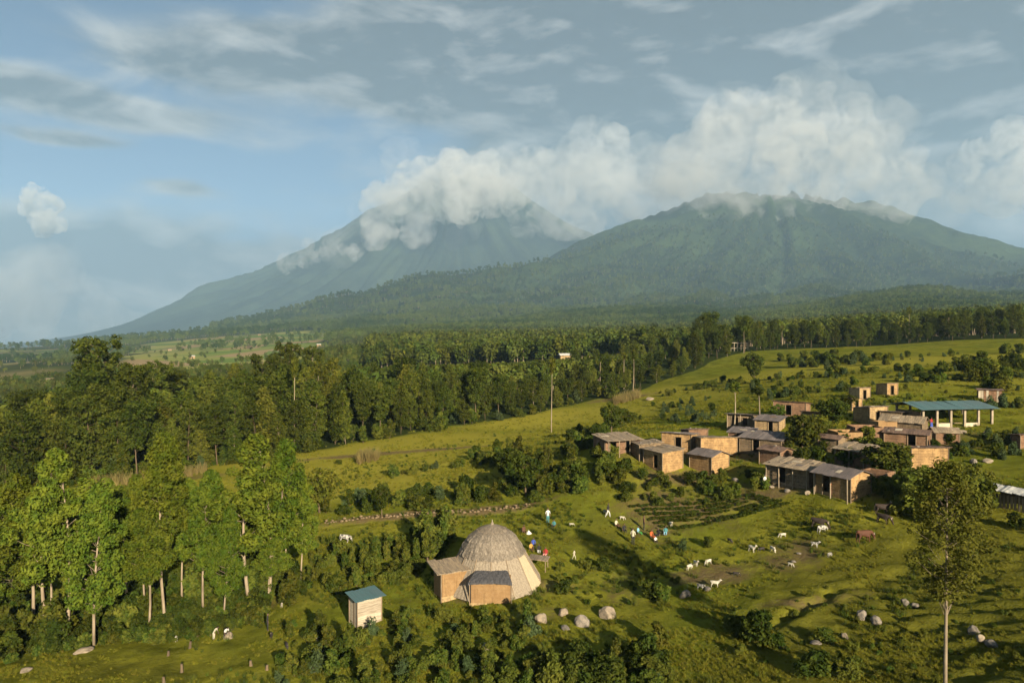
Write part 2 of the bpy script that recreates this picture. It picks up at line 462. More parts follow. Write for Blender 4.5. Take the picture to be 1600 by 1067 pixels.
def slope_mat(name, dark, light, s=0.012):
    m, nt, out = new_mat(name)
    g = nt.nodes.new('ShaderNodeNewGeometry'); pos = g.outputs['Position']
    a = noise(nt, pos, s, 8, 0.72); b_ = noise(nt, pos, s * 0.12, 5, 0.6); f = noise(nt, pos, s * 6, 5, 0.7)
    c = mixc(nt, a.step(0.38, 0.66), dark, light)
    c = mixc(nt, b_.step(0.46, 0.60) * 0.8, c, tuple(0.5 * (p + q) * 1.7 for p, q in zip(dark, light)))
    c = mixc(nt, f.step(0.45, 0.72) * 0.7, c, tuple(p * 0.45 for p in dark))
    vor = nt.nodes.new('ShaderNodeTexVoronoi'); vor.inputs['Scale'].default_value = 0.009; nt.links.new(pos, vor.inputs['Vector'])
    sp = nt.nodes.new('ShaderNodeSeparateColor'); nt.links.new(vor.outputs['Color'], sp.inputs[0])
    field = mixc(nt, X(nt, sp.outputs[0]).step(0.2, 0.8), (0.11, 0.16, 0.034), (0.22, 0.22, 0.06))
    field = mixc(nt, X(nt, sp.outputs[1]).step(0.72, 0.8), field, (0.26, 0.19, 0.10))
    at_ = nt.nodes.new('ShaderNodeAttribute'); at_.attribute_name = 'field'
    c = mixc(nt, X(nt, at_.outputs['Fac']).step(0.3, 0.6), c, field)
    p = nt.nodes.new('ShaderNodeBsdfPrincipled'); nt.links.new(c, p.inputs['Base Color'])
    p.inputs['Roughness'].default_value = 1.0; p.inputs['Specular IOR Level'].default_value = 0.0
    bp = nt.nodes.new('ShaderNodeBump'); bp.inputs['Strength'].default_value = 1.0; bp.inputs['Distance'].default_value = 9.0
    nt.links.new((f + a).s, bp.inputs['Height']); nt.links.new(bp.outputs[0], p.inputs['Normal'])
    nt.links.new(p.outputs[0], out.inputs[0]); return m


M = {}
M['pasture'] = ground_mat()
M['slope'] = slope_mat('forested_slope', (0.017, 0.030, 0.010), (0.042, 0.060, 0.017))  # greens darkened overall to stand in for cloud shade on the mountain
M['far_slope'] = slope_mat('far_forested_slope', (0.017, 0.028, 0.014), (0.036, 0.048, 0.022), 0.008)
M['leaf_bright'] = leaf_mat('eucalyptus_leaf', (0.0516, 0.0787, 0.0099), (0.0945, 0.1131, 0.0135), trans=.2)
M['leaf_far'] = leaf_mat('far_leaf', (0.034, 0.058, 0.013), (0.090, 0.118, 0.024), val=.35, hue=.02, place=.0045)
M['leaf_slope'] = leaf_mat('slope_leaf', (0.048, 0.068, 0.013), (0.092, 0.110, 0.021), val=.6, hue=.05, place=.012)
M['leaf_dark'] = leaf_mat('dark_leaf', (0.0293, 0.0433, 0.0081), (0.0634, 0.0742, 0.0117), val=0.6)
M['leaf_mid'] = leaf_mat('wood_leaf', (0.0488, 0.0659, 0.0099), (0.0915, 0.0989, 0.0144), val=0.6, hue=0.05)
M['leaf_olive'] = leaf_mat('olive_leaf', (0.070, 0.085, 0.014), (0.105, 0.110, 0.018), val=0.4)
M['leaf_shrub'] = leaf_mat('shrub_leaf', (0.0390, 0.0577, 0.0099), (0.0915, 0.0989, 0.0162), val=0.7, hue=0.06, scale=1.6)
M['leaf_grey'] = leaf_mat('grey_green_leaf', (0.065, 0.09, 0.038), (0.045, 0.066, 0.024), val=0.4, scale=2)
M['grass'] = leaf_mat('grass_blade', (0.115, 0.122, 0.013), (0.19, 0.168, 0.024), val=0.4, scale=0.3)
M['straw'] = leaf_mat('dry_grass', (0.20, 0.155, 0.06), (0.14, 0.12, 0.045), val=0.4, scale=1)
M['bark'] = plain_mat('pale_bark', (0.25, 0.20, 0.135), (0.14, 0.108, 0.072), 1.2, 0.9, 0.02, stretch=(3, 3, 0.5), var=0.4)
M['bark_dark'] = plain_mat('dark_bark', (0.12, 0.085, 0.05), (0.07, 0.05, 0.03), 1.5, 0.9, 0.02, stretch=(3, 3, 0.5), var=0.4)
M['mud'] = mud_mat('mud_wall', (0.310, 0.198, 0.090), (0.200, 0.125, 0.060))
M['mud_smooth'] = mud_mat('smooth_mud_wall', (0.235, 0.150, 0.072), (0.195, 0.118, 0.055), 0.12, .08)
M['mud_red'] = mud_mat('red_earth_wall', (0.195, 0.115, 0.068), (0.125, 0.075, 0.047))
M['mud_grey'] = mud_mat('weathered_mud_wall', (0.18, 0.13, 0.08), (0.11, 0.082, 0.052))
M['mud_pale'] = mud_mat('pale_mud_wall', (0.33, 0.235, 0.12), (0.21, 0.145, 0.078))
M['roof_tan'] = plain_mat('weathered_tan_roof', (0.25, 0.19, 0.12), (0.12, 0.095, 0.07), 1.8, 0.9, 0.03, stretch=(3.5, 0.6, 1), var=0.45)
M['roof_grey'] = plain_mat('grey_thatch_roof', (0.135, 0.11, 0.10), (0.075, 0.065, 0.065), 1.8, 0.9, 0.03, stretch=(3.5, 0.6, 1), var=0.4)
M['roof_brown'] = plain_mat('brown_roof', (0.15, 0.095, 0.065), (0.085, 0.055, 0.045), 1.8, 0.9, 0.03, stretch=(3.5, 0.6, 1), var=0.4)
M['teal'] = plain_mat('teal_painted_iron', (0.052, 0.108, 0.112), (0.062, 0.095, 0.098), 0.5, 0.55, 0.0, var=0.10, spec=0.5)
M['white_roof'] = plain_mat('white_plastic_roof', (0.50, 0.49, 0.45), (0.26, 0.26, 0.25), 1.6, 0.6, 0.02, var=0.15)
M['post_white'] = plain_mat('whitewashed_post', (0.27, 0.225, 0.16), (0.19, 0.155, 0.11), 2.0, 0.85, 0.01, var=0.15)
M['concrete'] = plain_mat('concrete_plinth', (0.42, 0.36, 0.26), (0.30, 0.26, 0.19), 1.5, 0.9, 0.01, var=0.1)
M['wood'] = plain_mat('grey_wood', (0.22, 0.16, 0.10), (0.12, 0.09, 0.06), 2.0, 0.9, 0.01, stretch=(4, 4, 0.7), var=0.4)
M['plank_pale'] = plain_mat('pale_plank', (0.38, 0.325, 0.245), (0.25, 0.205, 0.145), 2.5, 0.85, 0.01, stretch=(0.6, 4, 4), var=0.5)
M['thatch'] = plain_mat('straw_thatch', (0.215, 0.182, 0.142), (0.105, 0.087, 0.068), 1.6, 0.95, 0.05, stretch=(6, 6, 0.25), var=0.22, bscale=7)
M['thatch_dark'] = plain_mat('dark_thatch_crown', (0.205, 0.168, 0.125), (0.115, 0.093, 0.07), 1.6, 0.95, 0.05, stretch=(4, 4, 0.6), var=0.1)
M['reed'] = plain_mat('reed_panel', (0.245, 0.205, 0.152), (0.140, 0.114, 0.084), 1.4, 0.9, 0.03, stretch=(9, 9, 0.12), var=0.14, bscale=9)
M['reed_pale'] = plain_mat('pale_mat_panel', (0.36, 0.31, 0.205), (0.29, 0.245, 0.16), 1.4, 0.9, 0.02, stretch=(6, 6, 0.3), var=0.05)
M['roof_charcoal'] = plain_mat('charcoal_thatch', (0.075, 0.072, 0.075), (0.038, 0.038, 0.042), 2.2, 0.9, 0.04, stretch=(4, 1, 1), var=0.1)
M['rock'] = plain_mat('lava_rock', (0.17, 0.145, 0.115), (0.085, 0.075, 0.065), 2.0, 0.9, 0.05, var=0.4)
M['rock_pale'] = plain_mat('pale_boulder', (0.25, 0.20, 0.14), (0.14, 0.115, 0.085), 1.6, 0.9, 0.05, var=0.2)
M['stone_wall'] = plain_mat('wall_stone', (0.20, 0.145, 0.08), (0.12, 0.088, 0.052), 1.5, 0.95, 0.04)
M['dark'] = plain_mat('dark_interior', (0.02, 0.016, 0.012), (0.012, 0.01, 0.008), 1.0, 0.95, var=0)
M['skin'] = plain_mat('skin', (0.085, 0.045, 0.028), (0.07, 0.038, 0.024), 4, 0.55, var=0.2, spec=0.4)
M['hair'] = plain_mat('black_hair', (0.012, 0.010, 0.009), (0.008, 0.007, 0.006), 9, 0.9, var=0)
for nm, c in dict(cloth_cream=(0.42, 0.39, 0.29), cloth_white=(0.52, 0.52, 0.49), cloth_black=(0.02, 0.02, 0.022), cloth_brown=(0.10, 0.05, 0.03), cloth_orange=(0.36, 0.085, 0.025),
                  cloth_blue=(0.04, 0.07, 0.30), cloth_red=(0.30, 0.03, 0.03), cloth_yellow=(0.38, 0.24, 0.06), cloth_teal=(0.06, 0.20, 0.22), cloth_sky=(0.20, 0.42, 0.55),
                  cloth_green=(0.05, 0.22, 0.05), cloth_pink=(0.55, 0.25, 0.22)).items():
    M[nm] = plain_mat(nm, c, tuple(v * 0.75 for v in c), 5, 0.9, 0.004, var=0.08)
M['goat_white'] = plain_mat('white_hide', (0.43, 0.395, 0.315), (0.27, 0.25, 0.20), 3, 0.9, 0.01, var=0.15)
M['goat_black'] = plain_mat('black_hide', (0.030, 0.025, 0.022), (0.018, 0.015, 0.014), 3, 0.8, 0.01, var=0.1)
M['goat_pied'] = plain_mat('pied_hide', (0.42, 0.40, 0.36), (0.015, 0.014, 0.013), 3.2, 0.85, 0.0, var=0.1)
M['cow_brown'] = plain_mat('brown_hide', (0.080, 0.030, 0.014), (0.05, 0.02, 0.011), 2, 0.8, 0.0, var=0.1)
M['cow_dark'] = plain_mat('dark_brown_hide', (0.030, 0.018, 0.012), (0.018, 0.012, 0.009), 2, 0.8, 0.0, var=0.2)
M['horn'] = plain_mat('horn', (0.30, 0.25, 0.18), (0.18, 0.15, 0.11), 4, 0.5, var=0.1)

# ------------------------------------------------------------------ the land
def _seg(a, b, dep): p, q = at(*a), at(*b); return ((p.x, p.y), (q.x, q.y), dep)
DITCH += [_seg(*q) for q in [((1165, 995), (1235, 965), .45), ((1235, 965), (1300, 925), .45), ((1300, 925), (1420, 890), .3), ((1230, 965), (1120, 935), .25), ((1500, 1067), (1600, 1020), .3), ((960, 905), (1060, 880), .2), ((1050, 825), (1180, 790), .25), ((760, 935), (900, 915), .22), ((500, 826), (830, 798), .2)]]
# patches of bare earth, dry meadow, woodland floor: real colour of soil and sward; then shade painted into the grass
DIRT = [(740, 928, 5.5, 2.6, .55), (640, 803, 10, 1.6, 1.0), (760, 796, 8, 1.4, 1.0), (1110, 897, 5.0, 3.0, .75), (1240, 870, 3.5, 3.5, .65), (1080, 745, 9, 3.0, .7), (1240, 762, 7, 2.4, .8),
        (960, 905, 4, 3, .5), (990, 930, 4, 3, .5), (400, 950, 2.2, 3.0, .75), (860, 920, 4.0, 2.5, .6), (1180, 705, 7, 5, .8), (1330, 690, 8, 6, .8), (1440, 690, 7, 5, .7), (1050, 705, 8, 4, .8), (1290, 745, 6, 4, .8), (1360, 640, 6, 6, .6), (1490, 680, 6, 3, .6), (1265, 945, 6, 1.6, .6), (1390, 770, 5, 3, .6),
        (1040, 800, 6, 6, .7), (1110, 790, 8, 5, .6), (970, 622, 12, 6, .7), (300, 745, 14, 4, .5), (640, 705, 22, 2.2, .75), (560, 712, 18, 2.0, .7), (840, 960, 3.5, 2, .5), (570, 985, 2.0, 1.6, .5)]
MEADOW = [(600, 735, 34, 20, .9), (700, 690, 40, 14, .9), (850, 655, 30, 16, .9), (480, 715, 25, 10, .8), (1120, 600, 40, 22, .8), (1350, 570, 60, 22, .75), (1000, 640, 30, 16, .8), (1500, 590, 40, 18, .6),
          (1180, 850, 8, 9, .35), (700, 860, 6, 5, .25), (950, 790, 10, 8, .35), (560, 820, 12, 4, .5)]
PAINTED_SHADE = [(1400, 900, 14, 9, .8), (1500, 960, 14, 9, 1.0), (1560, 880, 9, 9, .9), (1330, 1000, 9, 6, .8), (1250, 1060, 9, 5, .8), (1560, 1060, 12, 8, 1.0), (940, 840, 5, 6, .7), (1150, 1030, 6, 4, .6), (200, 1050, 12, 5, .5), (1500, 690, 14, 7, .7), (1100, 790, 9, 5, .6)]  # shade painted as darker grass, mostly over the lower-right pasture
_pshade = [(at(a, b), c, d, w) for a, b, c, d, w in PAINTED_SHADE]
_dirt = [(at(a, b), c, d, w) for a, b, c, d, w in DIRT]
_mead = [(at(a, b), c, d, w) for a, b, c, d, w in MEADOW]
def patch(lst, X_, Y_):
    s = np.zeros_like(X_)
    for p, rx, ry, w in lst:
        s = np.maximum(s, w * np.exp(-(((X_ - p.x) / rx) ** 2 + ((Y_ - p.y) / ry) ** 2) * 0.8))
    return s


EDGE_PX = [-250, 0, 130, 300, 480, 700, 850, 1000, 1080, 1150, 1300, 1580, 1900]       # front edge of the wood
EDGE_PY = [795, 778, 757, 733, 705, 669, 641, 609, 580, 553, 543, 529, 515]
_edge = [at(a, b) for a, b in zip(EDGE_PX, EDGE_PY)]
_eaz = np.array([math.atan2(p.x, p.y) for p in _edge]); _er = np.array([math.hypot(p.x, p.y) for p in _edge])
def edge_r(az): return np.interp(az, _eaz, _er)


def polar_sheet(name, rs, azs, zfun, mats, attrs=None, keep=None):
    R, A = np.meshgrid(rs, azs, indexing='ij')
    X_, Y_ = R * np.sin(A), R * np.cos(A)
    Z_ = zfun(X_, Y_)
    nr, na = R.shape
    V = np.stack([X_, Y_, Z_], -1).reshape(-1, 3)
    i, j = np.meshgrid(np.arange(nr - 1), np.arange(na - 1), indexing='ij')
    a = (i * na + j).ravel(); Q = np.stack([a, a + 1, a + na + 1, a + na], 1)[:, ::-1]
    if keep is not None:
        ok = keep(X_, Y_, Z_).ravel(); Q = Q[ok[Q].all(1)]
    me = np_mesh(name, V, Q, mats, smooth=True)
    for k, fn in (attrs or {}).items():
        at_ = me.attributes.new(k, 'FLOAT', 'POINT'); at_.data.foreach_set('value', fn(X_, Y_).ravel().astype(np.float32))
    return link(bpy.data.objects.new(name, me))


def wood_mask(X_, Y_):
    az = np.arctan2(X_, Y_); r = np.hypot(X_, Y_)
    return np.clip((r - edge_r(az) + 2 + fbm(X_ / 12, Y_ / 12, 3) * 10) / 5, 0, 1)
def field_mask(X_, Y_):
    az = np.arctan2(X_, Y_); r = np.hypot(X_, Y_)
    c = np.exp(-((az + 0.38) / 0.13) ** 4) * np.clip((r - 420) / 200, 0, 1) * np.clip((2300 - r) / 500, 0, 1)
    c2 = np.exp(-((az + 0.66) / 0.16) ** 4) * np.clip((r - 420) / 200, 0, 1) * np.clip((3500 - r) / 800, 0, 1) * 0.42
    return np.clip(np.maximum(c, c2) * 1.25 + fbm(X_ / 140, Y_ / 140, 3) * 1.6 * np.clip((r - 300) / 300, 0, 1) * np.maximum(c, c2) - 0.12, 0, 1)


rs = np.concatenate([np.linspace(4, 34, 16), np.arange(34.5, 130, 0.42), 130 * 1.0135 ** np.arange(0, 170)]); rs = rs[rs < 1260]
azs = np.concatenate([np.linspace(-math.pi, -0.96, 28)[:-1], np.linspace(-0.96, 0.96, 640), np.linspace(0.96, math.pi, 28)[1:]])
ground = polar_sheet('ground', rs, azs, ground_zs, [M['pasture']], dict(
    dirt=lambda a, b: patch(_dirt, a, b), painted_shade=lambda a, b: patch(_pshade, a, b), meadow=lambda a, b: patch(_mead, a, b) * (1 - wood_mask(a, b)), wood=lambda a, b: wood_mask(a, b) * (1 - field_mask(a, b)), field=field_mask))
tag(ground, 'green grazed pasture sloping up towards the village', kind='structure')

mrs = 1225 * 1.0125 ** np.arange(0, 172); mrs = mrs[mrs < 9200]
maz = np.linspace(-0.98, 0.98, 460)
def is_hill(X_, Y_, Z_): return np.arctan2(X_, Y_) > -0.345
hill = polar_sheet('mountain', mrs, maz[maz > -0.36], ground_zs, [M['slope']], dict(field=field_mask))
tag(hill, 'forested volcano rising behind the village, cloud on its top', kind='structure')
plain = polar_sheet('valley', mrs, maz[maz < -0.352], ground_zs, [M['slope']], dict(field=field_mask))
tag(plain, 'hazy lowland valley falling away beside the far mountain', kind='structure')

BACK = Survey([(-250, 548, 11000), (0, 541, 10500), (100, 527, 10000), (200, 505, 10000), (270, 474, 10000), (350, 444, 10000), (400, 424, 10000), (450, 403, 10000), (500, 375, 10000), (540, 355, 10000), (600, 326, 10000),
               (660, 296, 10000), (720, 282, 10000), (780, 292, 10000), (840, 330, 10000), (900, 366, 10000), (980, 395, 10000), (1100, 440, 10000), (1300, 480, 10000),
               (-250, 552, 7500), (100, 545, 7500), (270, 520, 7500), (400, 500, 7500), (540, 470, 7500), (700, 440, 7500), (830, 440, 7500), (980, 460, 7500), (1300, 500, 7500),
               (300, 540, 6000), (600, 530, 6000), (900, 530, 6000), (-250, 560, 6000), (1300, 530, 6000),
               (-250, 550, 13500), (200, 540, 13500), (400, 490, 13500), (720, 400, 13500), (900, 450, 13500), (1300, 500, 13500)])
def back_z(X_, Y_):
    z = BACK.z(X_, Y_); sx, sy = X_ + 720, Y_ - 10000
    phi = np.arctan2(sy, sx); rad = np.hypot(sx, sy)
    k = np.clip((z - 60) / 500, 0, 1)
    rav = np.abs(fbm(phi * 9, rad / 3500, 4)) * 2
    return z + k * (-(0.35 - rav) * 260 + fbm(X_ / 700, Y_ / 700, 4) * 190)
back = polar_sheet('mountain', np.linspace(6200, 13400, 150), np.linspace(-0.80, 0.36, 380), back_z, [M['far_slope']])
tag(back, 'hazy blue far volcano with white cloud round its peak', kind='structure')

# ------------------------------------------------------------------ foliage
def leaf_quads(C, OUT, size, rng, droop=0.0, spread=0.75):
    """one small folded leaf spray per centre, facing roughly outwards"""
    n = len(C)
    N = OUT * 1.0 + rng.normal(size=(n, 3)) * spread; N /= np.linalg.norm(N, axis=1, keepdims=True) + 1e-9
    T = rng.normal(size=(n, 3)); T[:, 2] -= droop
    T -= (T * N).sum(1, keepdims=True) * N; T /= np.linalg.norm(T, axis=1, keepdims=True) + 1e-9
    B = np.cross(N, T)
    s = size * rng.uniform(0.6, 1.35, (n, 1))
    p0 = C - T * s; p1 = C + B * s * 0.45 - T * s * 0.1 + N * s * 0.12; p2 = C + T * s * 1.05 - N * s * 0.15; p3 = C - B * s * 0.45 + N * s * 0.05
    V = np.stack([p0, p1, p2, p3], 1).reshape(-1, 3)
    return V, np.arange(4 * n).reshape(n, 4)


def clump_points(center, radii, n, rng):
    d = rng.normal(size=(n, 3)); d /= np.linalg.norm(d, axis=1, keepdims=True)
    r = rng.uniform(0.25, 1.0, (n, 1)) ** 0.45
    return center + d * r * radii, d


def tree_meshes(name, H, crown_lo, width, n_leaf, leaf, mats, seed, shape='cone', r0=0.16, clumps=34, lean=0.4, cl=0.9, stems=1, sides=6):
    """a tapered trunk with limbs, and a crown of leaf clumps at the limb ends"""
    rng = np.random.default_rng(seed)
    mb = MB(); CP = []; CR = []
    for st in range(stems):
        ox, oy = (rng.uniform(-0.35, 0.35, 2) if stems > 1 else (0, 0))
        bend = rng.uniform(-lean, lean, 4)
        def trunk(t): return np.array([ox + bend[0] * t + bend[2] * math.sin(t * 3.1), oy + bend[1] * t + bend[3] * math.sin(t * 2.7 + 1), t * H * (1.0 - 0.05 * st)])
        ts = np.linspace(0, 0.97, 9)
        mb.tube([trunk(t) - np.array([0, 0, 0.4 if t == 0 else 0]) for t in ts], [r0 * (1 - 0.9 * t) + 0.012 for t in ts], sides)
        k = clumps // stems
        for i in range(k):
            t = crown_lo + (1 - crown_lo) * ((i + rng.uniform(0, 1)) / k)
            q = (t - crown_lo) / (1 - crown_lo)
            if shape == 'cone': prof = (min(1, q / 0.22) ** 0.7) * (1.0 - q) ** 0.62 * 1.12 + 0.05
            elif shape == 'oval': prof = math.sin(math.pi * min(1, max(0.03, q * 0.92 + 0.06))) ** 0.7
            elif shape == 'umbrella': prof = 0.35 + 0.65 * q if q < 0.85 else 0.8
            elif shape == 'sparse': prof = 0.45 + 0.55 * math.sin(math.pi * min(1, q * 1.0)) if q < 0.9 else 0.4
            else: prof = 0.8
            a = i * 2.399 + rng.uniform(-0.5, 0.5)
            rr = width * prof * rng.uniform(0.35, 1.05)
            base = trunk(max(0.02, t - 0.07 * rng.uniform(0.6, 1.6)))
            tip = trunk(t) + np.array([math.cos(a) * rr, math.sin(a) * rr, rng.uniform(-0.2, 0.5) * rr * 0.5])
            tip[2] = min(tip[2], H * 1.0)
            midp = (base + tip) / 2 + np.array([0, 0, -0.08 * rr])
            lr = r0 * 0.34 * (1 - 0.7 * t)
            mb.tube([base, midp, tip], [lr, lr * 0.65, lr * 0.25], 4, cap=False)
            CP.append(tip); CR.append(cl * rng.uniform(0.55, 1.15) * (0.65 + 0.35 * prof))
    CP = np.array(CP); CR = np.array(CR)
    w = CR ** 2; cnt = np.maximum(6, (n_leaf * w / w.sum())).astype(int)
    Cs, Os = [], []
    for c, r, m_ in zip(CP, CR, cnt):
        p, d = clump_points(c, np.array([r, r, r * rng.uniform(0.75, 1.2)]), m_, rng); Cs.append(p); Os.append(d)
    C = np.concatenate(Cs); O = np.concatenate(Os); O = O + np.array([0, 0, 0.25])
    V, Q = leaf_quads(C, O, leaf, rng, droop=0.8)
    return mb.mesh(name + '_trunk', mats[0], True), np_mesh(name + '_crown', V, Q, [mats[1]])


def bush_mesh(name, W, H, n_leaf, leaf, mats, seed, lobes=7, upright=False):
    rng = np.random.default_rng(seed); mb = MB(); Cs, Os = [], []
    for i in range(lobes):
        a = i * 2.4 + rng.uniform(-.4, .4); rr = W * 0.5 * rng.uniform(0.0, 0.75) * (i > 0)
        r = W * rng.uniform(0.12, 0.34); h = H * rng.uniform(0.28, 1.0)
        c = np.array([math.cos(a) * rr, math.sin(a) * rr, h])
        mb.tube([(0, 0, -0.15), c * 0.5, c], [0.035, 0.02, 0.01], 4, m=0, cap=False)
        p, d = clump_points(c, np.array([r, r, r * (1.5 if upright else 0.85)]), n_leaf // lobes, rng)
        p[:, 2] = np.abs(p[:, 2]); Cs.append(p); Os.append(d)
        p, d = clump_points(c * np.array([1, 1, 0.4]), np.array([r, r, r * 0.7]), n_leaf // lobes // 3, rng)
        p[:, 2] = np.abs(p[:, 2]); Cs.append(p); Os.append(d)
    V, Q = leaf_quads(np.concatenate(Cs), np.concatenate(Os) + np.array([0, 0, .3]), leaf, rng, spread=0.9)
    o = len(mb.v)
    V2 = np.concatenate([np.array(mb.v), V]); Q2 = np.concatenate([np.array(mb.f), Q + o])
    return np_mesh(name, V2, Q2, [mats[0], mats[1]], [0] * len(mb.f) + [1] * len(Q))


def place_tree(kind, meshes, loc, scale, rz, label, group, cat='tree', zs=None):
    e = empty(kind, loc, rz); e.scale = (scale, scale, zs or scale)
    link(bpy.data.objects.new('trunk', meshes[0]), e); link(bpy.data.objects.new('crown', meshes[1]), e)
    return tag(e, label, cat, group)


# ---- tall pale eucalyptus grove on the left
EU = [tree_meshes('eucalyptus', 16, lo, wd, 14500, 0.165, (M['bark'], M['leaf_bright']), 11 + i, 'cone', 0.15, 54, 0.7, 1.05)
      for i, (lo, wd) in enumerate([(0.33, 2.9), (0.42, 2.6), (0.26, 2.9), (0.46, 2.4)])]
EUM = [tree_meshes('two_stemmed_eucalyptus', 16, 0.34, 3.0, 15500, 0.165, (M['bark'], M['leaf_bright']), 31, 'cone', 0.15, 52, 0.8, 1.0, stems=2)]
GROVE = [  # base column, base row, top row, variant, width factor, label
    (12, 958, 838, 2, 1.2, 'short leafy eucalyptus at the edge of the grove, cut by the picture border'),
    (39, 985, 748, 0, 1.25, 'tall broad eucalyptus second in from the picture border'),
    (-12, 985, 775, 1, 1.1, 'eucalyptus half outside the picture border'),
    (72, 996, 770, 3, 1.0, 'slim eucalyptus hard against the tall one with paired trunks'),
    (84, 1000, 714, 4, 1.1, 'very tall eucalyptus with paired pale trunks and pointed bright crown'),
    (120, 985, 850, 3, 0.9, 'low dark eucalyptus in the gap beside the paired trunks'),
    (152, 1008, 762, 2, 1.05, 'eucalyptus with thin stem nearest the camera at the grove front'),
    (196, 963, 768, 0, 1.15, 'broad bushy eucalyptus with short straight pale trunk'),
    (228, 986, 800, 1, 1.2, 'eucalyptus with kinked slender trunk and round middle-height crown'),
    (222, 955, 752, 3, 0.9, 'slim eucalyptus standing behind the kinked one'),
    (261, 976, 693, 1, 0.95, 'tallest eucalyptus, long bare curving trunk and small high crown'),
    (290, 945, 760, 3, 1.0, 'slender eucalyptus in the shade right behind the tallest one'),
    (320, 958, 742, 0, 0.95, 'eucalyptus with straight trunk beside the gap facing the meadow'),
    (351, 968, 800, 2, 0.95, 'shorter eucalyptus with leaning pale trunk at the grove edge'),
    (399, 940, 690, 4, 1.3, 'widest eucalyptus, forked trunks over the bare earth bank'),
    (438, 925, 694, 0, 1.0, 'pointed eucalyptus on the grove corner towards the meadow'),
    (424, 936, 845, 1, 1.05, 'small young eucalyptus with low round crown at the grove corner'),
    (468, 905, 740, 2, 0.85, 'last eucalyptus of the grove above the shrub hedge')]
for i, (px, py, top, v, wf, lab) in enumerate(GROVE):
    p = at(px, py); h = (py - top) / F * p.y * 1.03; ms = EUM[0] if v == 4 else EU[v]
    s = h / 16
    place_tree('eucalyptus_tree', ms, p, max(s, 0.62) * wf * 0.95, i * 1.9, lab, 'eucalyptus grove in front', zs=s)

for i, (px, py, top) in enumerate([(20, 930, 790), (60, 905, 770), (105, 915, 780), (135, 930, 830), (170, 905, 800), (255, 915, 790), (300, 900, 800), (345, 915, 820), (372, 890, 770), (415, 895, 780), (450, 885, 790), (200, 890, 790), (95, 880, 760), (0, 895, 770)]):
    p = at(px, py); h = (py - top) / F * p.y
    place_tree('eucalyptus_tree', EU[(i * 3 + 2) % 4], p, h / 16 * 1.35, i * 2.3, 'darker eucalyptus in the second rank of the grove, behind the pale trunks', 'second rank of the eucalyptus grove', zs=h / 16)

# ---- lone tall sparse tree in the right foreground
LONE = tree_meshes('sparse_tree', 15.5, 0.40, 1.95, 8600, 0.115, (M['bark'], M['leaf_olive']), 71, 'oval', 0.10, 84, 0.25, 0.66)
p = at_depth(1482, 38.5)
place_tree('sparse_tree', LONE, p, 1.0, 0.6, 'tall slender tree with sparse olive crown and bare trunk in the pasture', None, zs=(CAMZ - 38.5 * (722 - HOR) / F - p.z) / 15.5)

# ---- the wood along the meadow
WOOD = [tree_meshes('wood_tree', 16, lo, wd, 3600, 0.33, (M['bark_dark'] if i % 3 else M['bark'], M[lm]), 101 + i, sh, 0.13, 46, 0.9, 1.45, sides=5)
        for i, (lo, wd, sh, lm) in enumerate([(0.10, 3.1, 'oval', 'leaf_mid'), (0.18, 3.5, 'oval', 'leaf_dark'), (0.08, 3.3, 'oval', 'leaf_dark'), (0.14, 3.4, 'oval', 'leaf_mid'), (0.38, 3.5, 'umbrella', 'leaf_dark'), (0.08, 2.8, 'cone', 'leaf_olive')])]
UMB = [tree_meshes('umbrella_tree', 22, 0.58, 4.6, 3600, 0.36, (M['bark'], M['leaf_dark']), 131 + i, 'umbrella', 0.30, 40, 0.8, 1.35, sides=5) for i in range(2)]
rng = np.random.default_rng(5)
TOPX = [-200, 0, 100, 140, 200, 260, 330, 430, 480, 600, 700, 800, 900, 1000, 1080]
TOPY = [640, 640, 600, 575, 590, 590, 585, 560, 560, 572, 570, 572, 575, 566, 556]
n_wood = 0
for row in range(5):
    px = -60.0 + row * 6
    while px < 1075:
        u = (px - 800) / F; az = math.atan(u); r = edge_r(az) + 1.5 + row * (7.0 + 3 * row) + rng.uniform(-2.5, 2.5)
        x, y = r * math.sin(az), r * math.cos(az); z = ground_z(x, y)
        full = np.interp(px, TOPX, TOPY)
        zt = CAMZ - y * (full - HOR) / F
        hmax = np.clip(zt - z, 8, 24)
        h = hmax * (rng.uniform(0.5, 0.95) if row < 2 else rng.uniform(0.66, 1.06))
        if row == 0: h *= rng.uniform(0.7, 1.0)
        rank = 'front-rank' if row == 0 else 'inner'
        where = 'dark wood behind the eucalyptus grove' if px < 330 else 'tall wood along the back of the meadow' if px < 700 else 'thinning wood around the single bare pole tree' if px < 900 else 'low wood by the felled clearing'
        lab = f'{rank} tree of the {where}'
        place_tree('wood_tree', WOOD[rng.integers(6)], (x, y, z), np.clip(h / 16, .5, 1.15) * rng.uniform(0.85, 1.15), rng.uniform(0, 6.28), lab,
                   f'{rank} trees of the {where}', zs=h / 16)
        n_wood += 1
        px += rng.uniform(0.6, 1.4) * (25 - row * 0.6) * (1.0 if px < 600 else 0.85)
